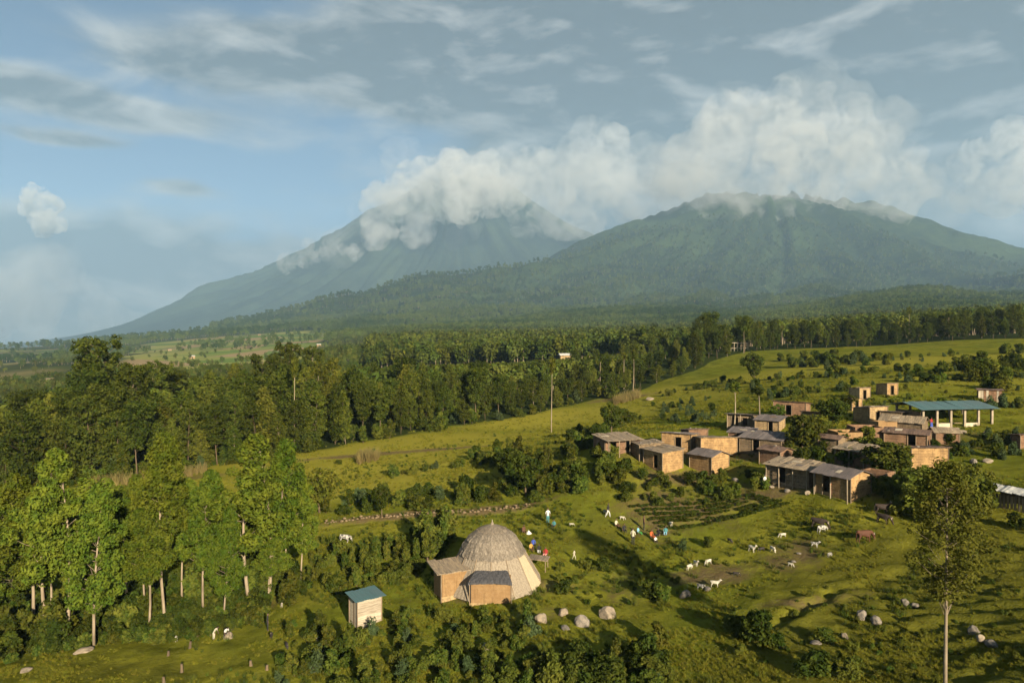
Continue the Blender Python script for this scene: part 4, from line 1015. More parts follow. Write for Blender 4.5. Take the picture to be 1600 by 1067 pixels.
# ------------------------------------------------------------------ the great domed thatched hut
def dome():
    c = at(769, 905); gz = c.z
    e = empty('domed_hut', c, 0); tag(e, 'great domed thatched hut with reed walls, the largest building', 'hut')
    prof = [(0.0, 4.92), (0.55, 4.85), (1.3, 4.62), (2.0, 4.22), (2.45, 3.70), (2.80, 3.10), (3.08, 2.55), (3.32, 2.0)]
    def tier(name, pts, mat, seg=96, lip=0.07, rag=0.06, seed=1):
        rng = np.random.default_rng(seed); mb = MB(); n = len(pts); V = []
        for i, (r, z) in enumerate(pts):
            for k in range(seg):
                a = 2 * math.pi * k / seg; rib = (0.03 * (k % 2) + 0.085 * (k % 8 == 0)) * min(1, r / 2) + rng.uniform(-.05, .05) * min(1, r / 2)
                dz = rng.uniform(-rag * 1.6, rag * .6) if i == n - 1 else 0
                V.append(((r + rib) * math.cos(a), (r + rib) * math.sin(a), z + dz))
        for k in range(seg):                                   # underside of the ragged edge
            a = 2 * math.pi * k / seg; r, z = pts[-1]; V.append(((r - lip * 1.6) * math.cos(a), (r - lip * 1.6) * math.sin(a), z + .02))
        fs = [(i * seg + k, (i + 1) * seg + k, (i + 1) * seg + (k + 1) % seg, i * seg + (k + 1) % seg) for i in range(n) for k in range(seg)]
        mb.add(V, fs); return mb.build(name, mat, e)
    tier('thatch_crown', [(0.02, 5.05), (0.25, 4.97), (0.7, 4.84), (1.15, 4.66), (1.40, 4.52)], M['thatch_dark'], rag=.05, seed=1)
    tier('thatch_tier', [(1.10, 4.62), (1.60, 4.36), (2.02, 4.04), (2.28, 3.78)], M['thatch'], rag=.05, seed=2)
    tier('thatch_tier', [(1.98, 3.96), (2.28, 3.66), (2.54, 3.34), (2.70, 3.12)], M['thatch'], rag=.05, seed=3)
    tier('thatch_tier', [(2.46, 3.30), (2.68, 3.02), (2.86, 2.78), (2.98, 2.60)], M['thatch'], rag=.07, seed=4)
    rng = np.random.default_rng(91); V = []; Q = []             # loose straw lying over the thatch
    curve = [(0.1, 5.02), (0.7, 4.82), (1.15, 4.66), (1.60, 4.36), (2.02, 4.04), (2.28, 3.66), (2.54, 3.34), (2.68, 3.02), (2.86, 2.78)]
    for k in range(2600):
        t = rng.uniform(0, 1) ** .6 * (len(curve) - 1.001); i = int(t); f = t - i; (r0, z0), (r1, z1) = curve[i], curve[i + 1]
        r, z = r0 + (r1 - r0) * f + .03, z0 + (z1 - z0) * f + .02; a = rng.uniform(0, 2 * math.pi); L_ = rng.uniform(.12, .30); dr, dz = (r1 - r0), (z1 - z0); n_ = math.hypot(dr, dz); dr, dz = dr / n_ * L_, dz / n_ * L_
        da = rng.uniform(-.10, .10); lift = rng.uniform(-.03, .05); w_ = rng.uniform(.008, .02); o = len(V); a2 = a + da
        tx, ty = -math.sin(a) * w_, math.cos(a) * w_; p0 = (r * math.cos(a), r * math.sin(a), z); p1 = ((r + dr + lift) * math.cos(a2), (r + dr + lift) * math.sin(a2), z + dz + lift * .4)
        V += [(p0[0] - tx, p0[1] - ty, p0[2]), (p0[0] + tx, p0[1] + ty, p0[2]), (p1[0] + tx, p1[1] + ty, p1[2]), (p1[0] - tx, p1[1] - ty, p1[2])]; Q.append((o, o + 1, o + 2, o + 3))
    st = link(bpy.data.objects.new('loose_straw', np_mesh('loose_straw', V, Q, [M['thatch']])), e); st['kind'] = 'stuff'
    m = MB(); m.tube([(0, 0, 4.9), (0, 0, 5.08), (.02, 0, 5.24), (.0, .01, 5.46)], [.20, .16, .06, .03], 8); m.build('finial', M['reed'], e)
    n = 14
    for i in range(n):                                          # flat reed panels lean outwards to the ground
        a0, a1 = 2 * math.pi * (i + .5) / n, 2 * math.pi * (i + 1.5) / n; g = 0.006
        a0 += g; a1 -= g; mb = MB(); segs = 10; V = []
        for k in range(segs + 1):
            a = a0 + (a1 - a0) * k / segs; cx = lambda r: (np.array([math.cos(a0), math.sin(a0)]) * (1 - k / segs) + np.array([math.cos(a1), math.sin(a1)]) * k / segs) * r
            bump_ = .025 * (k % 2)
            for r, z in ((2.76, 2.86), (4.72, -0.35)):
                q = cx(r + bump_); V.append((q[0], q[1], z))
            for r, z in ((2.66, 2.86), (4.60, -0.35)):
                q = cx(r); V.append((q[0], q[1], z))
        fs = []
        for k in range(segs):
            o, q = 4 * k, 4 * k + 4; fs += [(o, o + 1, q + 1, q), (o + 2, q + 2, q + 3, o + 3), (o, q, q + 2, o + 2), (o + 1, o + 3, q + 3, q + 1)]
        q = 4 * segs; fs += [(0, 2, 3, 1), (q, q + 1, q + 3, q + 2)]
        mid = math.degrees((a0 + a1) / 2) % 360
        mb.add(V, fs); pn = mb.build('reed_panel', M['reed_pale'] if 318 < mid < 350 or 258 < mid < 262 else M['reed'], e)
        b = MB(); b.tube([(2.84 * math.cos(a1 + g), 2.84 * math.sin(a1 + g), 2.82), (4.72 * math.cos(a1 + g), 4.72 * math.sin(a1 + g), -.35)], .035, 5); b.build('seam_pole', M['wood'], e)
    return e
dome()


def annex(name, px, py, w, d, h, yaw, label, roof_kind, rmat):
    p = at(px, py); e = empty(name, p, yaw); tag(e, label, 'annex', 'rooms built against the domed hut')
    t = .16; x0, x1, y0, y1 = -w / 2, w / 2, -d / 2, d / 2
    for q in ((x0, x1, y0, y0 + t), (x0, x1, y1 - t, y1)):
        m = MB(); m.box(*q, -.8, h); m.build('wall', M['mud_smooth'], e)
    for q in ((x0, x0 + t), (x1 - t, x1)):
        m = MB(); m.box(*q, y0 + t + .003, y1 - t - .003, -.8, h); m.build('wall', M['mud_smooth'], e)
    m = MB(); m.box(x0 - .05, x1 + .05, y0 - .06, y0 - .004, -.8, .22, 0, .02); m.build('footing', M['mud_pale'], e)
    if roof_kind == 'thatch':                                     # bowed, hipped, hanging over the front
        nx, ny = 22, 8; V = []
        for j in range(ny + 1):
            for i in range(nx + 1):
                u, v = i / nx, j / ny; ins = .35 * v
                x = (x0 - .24) * (1 - u) + (x1 + .16) * u; x = x * (1 - .26 * v)
                y = y0 - .34 + v * (d * .66 + .34); z = h + .02 + .46 * v ** .75 - .10 * (2 * u - 1) ** 2 - .05 + random.uniform(-.02, .02)
                V.append((x, y, z))
        k = len(V); V += [(x, y + .03, z - .14) for x, y, z in V]; fs = []
        for j in range(ny):
            for i in range(nx):
                a = j * (nx + 1) + i; fs += [(a, a + 1, a + nx + 2, a + nx + 1), (k + a, k + a + nx + 1, k + a + nx + 2, k + a + 1)]
        for i in range(nx): fs += [(i, k + i, k + i + 1, i + 1), (ny * (nx + 1) + i, ny * (nx + 1) + i + 1, k + ny * (nx + 1) + i + 1, k + ny * (nx + 1) + i)]
        for j in range(ny):
            a, b = j * (nx + 1), (j + 1) * (nx + 1); fs += [(a, b, k + b, k + a), (a + nx, k + a + nx, k + b + nx, b + nx)]
        m = MB(); m.add(V, fs); m.build('roof', M[rmat], e)
    else:
        roof_sheets(e, x0 - .55, x1 + .15, y0 - .40, y1 + .3, lambda x, y: h + .10 + .09 * (y - y0) + .02 * x, 4, M[rmat], thick=.07, jit=.02)
    b = MB(); b.tube([(x0 - .12, y0 - .1, -.8), (x0 - .12, y0 - .1, h)], .05, 5); b.build('post', M['wood'], e)
    b = MB(); b.tube([(x1 + .08, y0 - .08, -.8), (x1 + .08, y0 - .08, h)], .05, 5); b.build('post', M['wood'], e)
    return e
annex('front_annex', 768, 937, 3.30, 2.6, 2.1, -0.02, 'smooth ochre front annex of the domed hut under charcoal thatch', 'thatch', 'roof_charcoal')
annex('side_annex', 704, 926, 2.3, 2.3, 2.25, 0.42, 'ochre side annex of the domed hut under a pale flat roof', 'sheet', 'roof_tan')


def canopy():
    p = at(841, 889); e = empty('entrance_canopy', p, -.25, .82); tag(e, 'pale flat canopy on poles beside the far side of the domed hut', 'canopy')
    for x, y in ((-.9, -.6), (.95, -.6), (.95, .8), (-.9, .8)):
        b = MB(); b.tube([(x, y, -.4), (x, y, 1.28)], .05, 5); b.build('pole', M['wood'], e)
    roof_sheets(e, -1.1, 1.15, -.85, 1.0, lambda x, y: 1.32 - .05 * x, 4, M['roof_tan'], thick=.06)
canopy()

# ------------------------------------------------------------------ dry stone bank along the path
def stone_bank():
    path = [(505, 818), (560, 811), (620, 806), (690, 802), (760, 797), (830, 789)]
    pts = [at(a, b) for a, b in path]; e = empty('stone_bank', pts[0], 0); tag(e, 'low brown dry-stone bank running behind the domed hut', 'stone bank')
    rng = np.random.default_rng(77); proto = []
    for k in range(5):
        bm = bmesh.new(); bmesh.ops.create_icosphere(bm, subdivisions=1, radius=1)
        for v in bm.verts: v.co *= rng.uniform(.75, 1.1); v.co.z *= .72
        me = bpy.data.meshes.new('stone'); bm.to_mesh(me); bm.free(); me.materials.append(M['stone_wall']); proto.append(me)
    cnt = 0
    for a, b in zip(pts, pts[1:]):
        L = (b - a).length; n = int(L / .36)
        for i in range(n):
            for lay in range(1 if i % 3 else 2):
                if cnt >= 190: break
                q = a.lerp(b, (i + rng.uniform(0, .8)) / n); x, y = q.x + rng.uniform(-.1, .1), q.y + rng.uniform(-.25, .25)
                s = link(bpy.data.objects.new('stone', proto[rng.integers(5)]), e); s.location = (x - e.location.x, y - e.location.y, ground_z(x, y) - e.location.z + .05 + lay * .22)
                sc = rng.uniform(.14, .26); s.scale = (sc, sc, sc * .9); s.rotation_euler = (rng.uniform(-.3, .3), rng.uniform(-.3, .3), rng.uniform(0, 6)); cnt += 1
stone_bank()

# ------------------------------------------------------------------ bushes, one by one
BUSH = {}
for i, (k, W, H, n, lf, lm, up) in enumerate([('round', 2.0, 1.5, 1150, .15, 'leaf_shrub', 0), ('dark', 2.0, 1.6, 1150, .15, 'leaf_dark', 0), ('olive', 1.8, 1.3, 1000, .14, 'leaf_olive', 0), ('grey', 1.6, 1.4, 900, .15, 'leaf_grey', 1),
                                           ('tall', 1.5, 2.4, 1150, .16, 'leaf_shrub', 1), ('low', 1.6, .8, 800, .12, 'leaf_shrub', 0), ('broad', 2.3, 1.7, 1250, .19, 'leaf_mid', 0)]):
    BUSH[k] = [bush_mesh('bush_' + k, W, H, n, lf, (M['bark_dark'], M[lm]), 200 + i * 10 + j, 7 + j * 2, bool(up)) for j in range(2)]
CROP = [bush_mesh('crop_plant', 1.5, .55, 420, .13, (M['bark_dark'], M['leaf_dark']), 290 + j, 6) for j in range(2)]
rng = np.random.default_rng(23)
MASS = []        # bushes past the first 300, gathered into one growth
def thicket(poly, n, kinds, smin, smax, label, group, name='bush', holes=(), zmul=1.0, mass=False):
    xs = [q[0] for q in poly]; ys = [q[1] for q in poly]; k = 0; tries = 0
    def inside(x, y):
        c = False; j = len(poly) - 1
        for i in range(len(poly)):
            if (poly[i][1] > y) != (poly[j][1] > y) and x < (poly[j][0] - poly[i][0]) * (y - poly[i][1]) / (poly[j][1] - poly[i][1]) + poly[i][0]: c = not c
            j = i
        return c
    while k < n and tries < n * 30:
        tries += 1; x, y = rng.uniform(min(xs), max(xs)), rng.uniform(min(ys), max(ys))
        if not inside(x, y) or any(((x - h[0]) / h[2]) ** 2 + ((y - h[1]) / h[3]) ** 2 < 1 for h in holes): continue
        p = at(x, y); kd = kinds[rng.integers(len(kinds))]
        if mass: MASS.append((p[:], kd, rng.uniform(smin, smax))); k += 1; continue
        o = link(bpy.data.objects.new(name, BUSH[kd][rng.integers(2)])); o.location = p
        s = rng.uniform(smin, smax); o.scale = (s * rng.uniform(.85, 1.2), s * rng.uniform(.85, 1.2), s * rng.uniform(.8, 1.2) * zmul); o.rotation_euler = (0, 0, rng.uniform(0, 6.28))
        adj = dict(round='rounded green', dark='dark green', olive='olive green', grey='grey-green', tall='tall upright', low='low spreading', broad='broad-leaved')[kd]
        base = label.replace('leafy ', '').replace('dark bush', 'bush')
        tag(o, adj + ' ' + base, 'bush', group); k += 1
thicket([(440, 985), (545, 985), (600, 975), (650, 960), (730, 962), (830, 965), (835, 1000), (850, 1030), (1000, 1030), (1060, 1045), (1080, 1085), (430, 1085)], 120, ['round', 'olive', 'low', 'olive', 'round', 'tall', 'tall', 'dark', 'grey'], .36, .80,
        'leafy bush in the rough thicket below the domed hut', 'thicket below the domed hut', holes=[(588, 1030, 42, 18), (880, 990, 45, 16)])
thicket([(810, 1035), (1050, 1025), (1075, 1090), (780, 1090)], 22, ['dark', 'dark', 'olive'], .7, 1.15, 'dark bush at the bottom of the picture below the boulders', 'dark bushes below the boulders')
thicket([(470, 868), (560, 860), (650, 850), (665, 905), (600, 915), (480, 930)], 46, ['olive', 'round', 'tall', 'low'], .5, .95, 'bush in the shrub belt left of the domed hut', 'shrub belt left of the domed hut')
thicket([(655, 838), (700, 832), (715, 850), (690, 880), (660, 885)], 12, ['dark', 'tall'], .9, 1.3, 'dark bush in the shadow behind the side annex', 'dark bushes behind the side annex')
thicket([(480, 790), (600, 775), (720, 765), (840, 755), (850, 782), (700, 794), (500, 812)], 46, ['dark', 'grey', 'round', 'tall', 'dark'], .6, 1.1, 'bush in the hedge above the stone bank', 'hedge above the stone bank')
thicket([(705, 712), (830, 700), (960, 700), (985, 735), (960, 765), (860, 775), (790, 745), (720, 728)], 64, ['round', 'dark', 'broad', 'olive', 'round', 'tall'], .65, 1.2, 'bush in the thicket between the meadow and the village', 'thicket between meadow and village', mass=True)
thicket([(870, 672), (950, 668), (960, 700), (880, 700)], 12, ['dark', 'round'], .7, 1.1, 'dark bush beside the foot of the single pole tree', 'bushes by the pole tree')
thicket([(985, 745), (1190, 745), (1200, 775), (1100, 790), (1000, 800), (960, 785)], 40, ['round', 'broad', 'olive', 'dark'], .4, .85, 'garden bush on the slope under the village front', 'garden bushes under the village', mass=True)
thicket([(1145, 700), (1400, 690), (1400, 745), (1300, 725), (1180, 735)], 20, ['round', 'dark', 'broad'], .6, 1.1, 'bush growing between the village huts', 'bushes between the huts')
thicket([(1360, 765), (1420, 745), (1540, 745), (1545, 800), (1500, 825), (1400, 800)], 30, ['round', 'olive', 'olive', 'broad'], .8, 1.4, 'bush at the right end of the village by the slender tree', 'bushes at the village end', mass=True)
thicket([(1440, 685), (1600, 675), (1600, 725), (1480, 730)], 26, ['low', 'dark', 'grey', 'round'], .45, .85, 'low bush on the slope below the pavilion', 'low bushes below the pavilion', mass=True)
thicket([(1010, 632), (1110, 625), (1130, 655), (1040, 665)], 26, ['grey', 'grey', 'dark'], .5, .9, 'grey-green plant in the plot above the village', 'grey-green plot above the village', mass=True)
thicket([(1130, 605), (1250, 600), (1260, 625), (1140, 628)], 20, ['grey', 'dark', 'round'], .6, 1.0, 'grey-green plant in the upper plot behind the poles', 'upper plot behind the poles', mass=True)
thicket([(1190, 565), (1370, 556), (1390, 572), (1250, 582)], 34, ['dark', 'round', 'broad', 'grey'], .9, 1.6, 'dark bush in the upper pasture scrub', 'upper pasture scrub', mass=True)
thicket([(1440, 572), (1600, 545), (1600, 612), (1560, 612), (1500, 590)], 30, ['dark', 'broad'], .9, 1.6, 'dark bush on the upper pasture near the picture border', 'scrub near the kiosk', mass=True)
thicket([(0, 925), (120, 945), (300, 925), (450, 905), (470, 945), (380, 950), (300, 965), (180, 985), (100, 1010), (0, 1030)], 70, ['dark', 'round', 'tall', 'broad'], .8, 1.5, 'undergrowth bush at the foot of the eucalyptus grove', 'undergrowth of the grove', mass=True)
thicket([(140, 760), (300, 737), (480, 708), (700, 672), (850, 645), (1000, 612), (1000, 606), (850, 637), (700, 662), (480, 695), (140, 745)], 60, ['dark', 'broad', 'tall', 'grey'], 1.0, 1.9, 'bush along the sunlit foot of the wood', 'bushes at the foot of the wood', mass=True)
for px, py, kd, s, lab in [(1022, 933, 'dark', 1.0, 'dark bush on its own between the boulders and the goats'), (1035, 938, 'round', .8, 'bush close beside the dark one near the goats'), (945, 892, 'dark', .7, 'small bush on the bank right of the domed hut'), (915, 888, 'olive', .6, 'small olive bush right of the domed hut'),
                           (1140, 985, 'olive', .7, 'bush at the upper end of the pasture row'), (1160, 995, 'dark', 1.0, 'second bush of the pasture row'), (1185, 1003, 'dark', 1.15, 'big dark bush at the ditch end'), (1215, 1010, 'low', .9, 'low bush at the lower end of the pasture row'),
                           (1065, 860, 'grey', .6, 'greyish bush by the goats under the crop rows'), (1105, 855, 'dark', .55, 'dark little bush left of the standing white goat'), (880, 925, 'dark', .75, 'round dark bush on the dome bank'), (1270, 1055, 'dark', 1.0, 'dark bush at the bottom of the pasture'),
                           (1330, 1060, 'olive', .8, 'olive bush at the bottom of the pasture'), (575, 718, 'olive', .8, 'dry shrub in the middle of the meadow'), (583, 716, 'tall', .6, 'upright shrub in the middle of the meadow'), (470, 733, 'dark', .7, 'dark shrub low in the meadow'), (530, 725, 'low', .7, 'low shrub on the meadow track'),
                           (1440, 815, 'olive', .8, 'bush below the yellow-green tree'), (1290, 1000, 'low', .8, 'low weed clump beside the pale stones'), (1590, 825, 'round', .8, 'bush below the low white-roofed shelter'), (1030, 1005, 'round', .9, 'bush above the dark bottom bushes')]:
    p = at(px, py); o = link(bpy.data.objects.new('bush', BUSH[kd][px % 2])); o.location = p; o.scale = (s, s, s); o.rotation_euler = (0, 0, px); tag(o, lab, 'bush')

for (a, b, n_) in [((1240, 592), (1440, 577), 26), ((1330, 603), (1600, 588), 30), ((1080, 604), (1250, 592), 22), ((1450, 642), (1600, 634), 18), ((1030, 618), (1160, 600), 16), ((1420, 590), (1600, 566), 22), ((890, 690), (1010, 655), 18), ((1290, 565), (1500, 556), 24), ((1210, 620), (1330, 608), 14), ((600, 745), (720, 728), 10)]:
    for i in range(n_):
        t = rng.uniform(); q = at(a[0] + (b[0] - a[0]) * t, a[1] + (b[1] - a[1]) * t + rng.uniform(-3, 3)); MASS.append((q[:], ['dark', 'low', 'round', 'broad', 'grey', 'olive'][rng.integers(6)], rng.uniform(.35, 1.0)))
thicket([(1060, 600), (1240, 575), (1600, 545), (1600, 640), (1420, 640), (1100, 650)], 130, ['low', 'low', 'olive', 'grey'], .2, .6, '', '', mass=True)
thicket([(520, 735), (700, 690), (870, 650), (900, 690), (720, 720), (600, 760)], 40, ['low', 'olive'], .15, .4, '', '', mass=True)
thicket([(430, 975), (560, 985), (650, 955), (830, 962), (850, 1025), (1060, 1035), (1090, 1085), (420, 1085)], 170, ['low', 'tall', 'olive', 'low'], .22, .48, '', '', mass=True, holes=[(588, 1030, 42, 18), (880, 990, 45, 16)])
thicket([(470, 850), (650, 835), (670, 910), (470, 930)], 80, ['low', 'tall', 'olive'], .22, .5, '', '', mass=True)
thicket([(1130, 930), (1590, 850), (1600, 1067), (1150, 1067)], 90, ['low', 'low', 'olive'], .15, .38, '', '', mass=True)
thicket([(840, 880), (1060, 880), (1060, 945), (850, 945)], 40, ['low', 'olive'], .18, .4, '', '', mass=True)
# ------------------------------------------------------------------ boulders and stumps
def rock_mesh(seed, mat):
    rng = np.random.default_rng(seed); bm = bmesh.new(); bmesh.ops.create_icosphere(bm, subdivisions=3, radius=1)
    dirs = rng.normal(size=(9, 3)); dirs /= np.linalg.norm(dirs, axis=1, keepdims=True); off = rng.uniform(.55, .95, 9)
    for v in bm.verts:
        c = np.array(v.co); s = 1.0
        for d, o in zip(dirs, off):
            k = c @ d
            if k > o: c = c - d * (k - o) * .9
        n = float(fbm(np.array([c[0] * 2 + seed]), np.array([c[1] * 2 + c[2] * 1.7]), 3)[0])
        v.co = Vector(c * (1 + n * .35))
    me = bpy.data.meshes.new('boulder'); bm.to_mesh(me); bm.free(); me.materials.append(mat); return me
RK = [rock_mesh(i, M['rock']) for i in range(5)]; RP = [rock_mesh(20 + i, M['rock_pale']) for i in range(3)]
ROCKS = [(846, 972, 26, 20, 'p', 'leftmost boulder of the row below the domed hut'), (880, 959, 22, 12, 'p', 'flat boulder second in the row below the domed hut'), (909, 977, 24, 24, 'r', 'tall upright grey boulder in the row'), (950, 963, 36, 20, 'p', 'largest pale boulder at the end of the row'),
         (884, 982, 18, 8, 'r', 'low stone before the upright grey boulder'), (1070, 932, 20, 16, 'r', 'boulder beside the lowest pair of goats'), (1106, 922, 14, 9, 'r', 'stone between the lowest pair of goats'), (1347, 966, 16, 20, 'r', 'upright stone left in the ridged pasture'), (1370, 972, 22, 16, 'r', 'stone right against the upright one'),
         (1414, 944, 14, 12, 'r', 'pale stone left of the slender trunk'), (1428, 947, 16, 9, 'r', 'flat stone touching the slender trunk side'), (1521, 992, 18, 22, 'r', 'tall stone right of the slender trunk'), (1532, 1000, 16, 12, 'p', 'low pale stone under the tall one'), (1550, 1008, 24, 12, 'r', 'broad stone at the end of the right trio'),
         (1320, 996, 12, 12, 'p', 'small pale stone in the weed clump'), (1275, 1006, 20, 8, 'r', 'flat stone by the weed clump'), (760, 1020, 24, 22, 'p', 'boulder buried in the front thicket'), (495, 1048, 16, 16, 'r', 'round stone low in the thicket'), (510, 1052, 12, 12, 'r', 'stone beside the round one low in the thicket'),
         (560, 1000, 10, 10, 'p', 'pale stone under the plank shed'), (1520, 723, 14, 10, 'r', 'stone on the slope behind the yellow-green trees'), (1543, 722, 18, 8, 'p', 'pale slab on the slope behind the yellow-green trees'), (1541, 677, 10, 5, 'p', 'white slab on the grass before the pavilion'), (1502, 675, 20, 5, 'p', 'pale slab at the pavilion step'),
         (400, 942, 20, 10, 'p', 'pale stone under the forked eucalyptus'), (130, 1018, 30, 8, 'p', 'flat pale stone before the grove'), (188, 995, 14, 8, 'p', 'pale stone at the grove foot'), (40, 1048, 22, 6, 'p', 'flat stone in the bottom corner'), (357, 996, 22, 12, 'p', 'pale stone between the two bending people'),
         (1205, 762, 10, 6, 'p', 'stone on the rubble bank before the broad hut'), (1230, 768, 12, 7, 'r', 'rubble stone under the broad hut wall'), (1180, 757, 14, 8, 'r', 'dark rubble stone left of the broad hut'), (1150, 752, 14, 9, 'r', 'rubble stone under the shaded hut'), (1125, 748, 12, 7, 'r', 'rubble stone by the peaked hut corner'),
         (1262, 772, 10, 8, 'p', 'pale stone at the nearest hut corner'), (1100, 742, 10, 8, 'p', 'stone in front of the peaked hut'), (1015, 625, 16, 6, 'p', 'felled pale heap in the clearing'), (985, 618, 12, 5, 'p', 'second pale heap in the clearing'), (1248, 865, 8, 4, 'r', 'stone on the trampled ground by the pied goat'), (1240, 878, 9, 4, 'r', 'lower stone on the trampled ground')]
for i, (px, py, w, h, k, lab) in enumerate(ROCKS):
    p = at(px, py); m_ = p.y / F; o = link(bpy.data.objects.new('boulder', (RP if k == 'p' else RK)[i % 3])); o.location = p + Vector((0, 0, h * m_ * .22)); o.scale = (w * m_ * .50, w * m_ * .42, h * m_ * .52); o.rotation_euler = (0, 0, i * 1.3); tag(o, lab, 'rock')
STUMPS = [(297, 1012, .5, 'thin dark stump right of the upper black goat'), (263, 1024, .35, 'low stump left of the lower stumps'), (284, 1050, .6, 'tall stump nearest the camera'), (256, 1066, .4, 'stump at the very bottom edge'),
          (392, 1040, .4, 'pale-topped stump in the low grass'), (417, 1046, .35, 'yellowish stump in the low grass')]
for i, (px, py, h, lab) in enumerate(STUMPS):
    p = at(px, py); e = empty('tree_stump', p, i); tag(e, lab, 'stump', 'felled stumps in the clearing')
    m = MB(); m.tube([(0, 0, -.2), (0, 0, .05), (.02, 0, h * .6), (.03, .02, h)], [.20, .12, .10, .09], 9); m.build('bark', M['bark_dark'], e, True)
    m = MB(); m.tube([(.03, .02, h), (.03, .02, h + .02)], [.088, .084], 9); m.build('cut_top', M['bark_dark'], e)

# ------------------------------------------------------------------ living things, each body one skinned surface
def skinned(name, joints, bones, mats, bone_mat, sub=1):
    """joints: {name: (x, y, z, radius)}; bones: pairs; bone_mat: material index for each bone"""
    names = list(joints); idx = {n: i for i, n in enumerate(names)}
    me = bpy.data.meshes.new(name + '_skeleton'); me.from_pydata([joints[n][:3] for n in names], [(idx[a], idx[b]) for a, b in bones], [])
    o = bpy.data.objects.new(name, me); COL.objects.link(o); o.modifiers.new('skin', 'SKIN')
    sk = me.skin_vertices[0].data if me.skin_vertices else None
    if sk is None:
        bm = bmesh.new(); bm.from_mesh(me); bm.verts.layers.skin.verify(); bm.to_mesh(me); bm.free(); sk = me.skin_vertices[0].data
    for i, n in enumerate(names):
        r = joints[n][3]; sk[i].radius = r if hasattr(r, '__len__') else (r, r)
    sk[0].use_root = True
    s = o.modifiers.new('sub', 'SUBSURF'); s.levels = sub; s.render_levels = sub
    dg = bpy.context.evaluated_depsgraph_get(); ev = o.evaluated_get(dg); out = bpy.data.meshes.new_from_object(ev)
    bpy.data.objects.remove(o); bpy.data.meshes.remove(me)
    out.name = name
    out.materials.clear()
    for m in mats: out.materials.append(m)
    A = np.array([joints[a][:3] for a, b in bones]); B = np.array([joints[b][:3] for a, b in bones]); D = B - A; L = (D ** 2).sum(1)
    for pl in out.polygons:
        c = np.array(pl.center); t = np.clip(((c - A) * D).sum(1) / L, 0, 1); dd = ((A + D * t[:, None] - c) ** 2).sum(1)
        rr = np.array([0.5 * (np.max(joints[a][3]) + np.max(joints[b][3])) for a, b in bones])
        pl.material_index = bone_mat[int(np.argmin(np.sqrt(dd) / rr))]; pl.use_smooth = True
    return out


def person_mesh(pose, top, legs, long_dress=False):
    lean = {'stand': 0, 'bend': .75, 'sit': .12, 'walk': .05}[pose]; hip = .92 if pose != 'sit' else .22
    def up(x, d, z):      # torso frame: d forward (-y), z up, leaning forward
        return (x, -(d * math.cos(lean) + z * math.sin(lean)), hip + z * math.cos(lean) - d * math.sin(lean) * .5)
    J = {'pelvis': (0, 0, hip, (.155, .115)), 'waist': (*up(0, 0, .18), (.135, .10)), 'chest': (*up(0, 0, .38), (.165, .115)), 'neck0': (*up(0, 0, .53), (.075, .07)), 'neck': (*up(0, .02, .60), .05),
         'head0': (*up(0, .045, .68), (.075, .085)), 'head': (*up(0, .035, .77), (.08, .098)), 'crown': (*up(0, .01, .85), (.06, .07)), 'nose': (*up(0, .14, .715), .018)}
    B = [('pelvis', 'waist'), ('waist', 'chest'), ('chest', 'neck0'), ('neck0', 'neck'), ('neck', 'head0'), ('head0', 'head'), ('head', 'crown'), ('head0', 'nose')]; BM = [1, 1, 1, 0, 0, 0, 3, 0]
    for s, n in ((-1, 'l'), (1, 'r')):
        swing = {'stand': .03, 'bend': .28, 'sit': .22, 'walk': .18 * s}[pose]
        J['sh' + n] = (*up(s * .19, 0, .47), .062); el = up(s * .245, swing * .45, .21); J['el' + n] = (*el, .046)
        wr = (el[0] - s * .01, el[1] - .05 - swing * .35, el[2] - .24); J['wr' + n] = (*wr, .032); J['pa' + n] = (wr[0], wr[1] - .015, wr[2] - .075, (.034, .02))
        B += [('chest', 'sh' + n), ('sh' + n, 'el' + n), ('el' + n, 'wr' + n), ('wr' + n, 'pa' + n)]; BM += [1, 1, 0, 0]
        for f in range(4):
            ff = (wr[0] + (f - 1.5) * .017, wr[1] - .022, wr[2] - .11); ft = (ff[0], ff[1] - .018, wr[2] - .155 + abs(f - 1.4) * .012)
            J[f'fa{n}{f}'] = (*ff, .0085); J[f'fb{n}{f}'] = (*ft, .007); B += [('pa' + n, f'fa{n}{f}'), (f'fa{n}{f}', f'fb{n}{f}')]; BM += [0, 0]
        J['th' + n] = (wr[0] - s * .035, wr[1] - .04, wr[2] - .085, .009); B += [('wr' + n, 'th' + n)]; BM += [0]
        if pose == 'sit': K = [(s * .11, -.12, .20, .085), (s * .14, -.42, .33, .06), (s * .10, -.62, .08, .045), (s * .10, -.74, .05, .038)]
        elif pose == 'walk': K = [(s * .095, -.02 * s, hip - .12, .085), (s * .10, -.16 * s - .03, .50, .060), (s * .10, -.27 * s + .04, .09, .043), (s * .10, -.27 * s - .12, .05, .036)]
        else: K = [(s * .095, 0, hip - .12, .085), (s * .10, -.02, .50, .060), (s * .105, .01, .09, .043), (s * .11, -.14, .05, .036)]
        for q, k in zip('abcd', K): J[q + n] = k
        B += [('pelvis', 'a' + n), ('a' + n, 'b' + n), ('b' + n, 'c' + n), ('c' + n, 'd' + n)]; BM += [2, 2, 2 if legs != 'skin' else 0, 0]
    return skinned('person', J, B, [M['skin'], M[top], M[legs], M['hair']], BM)


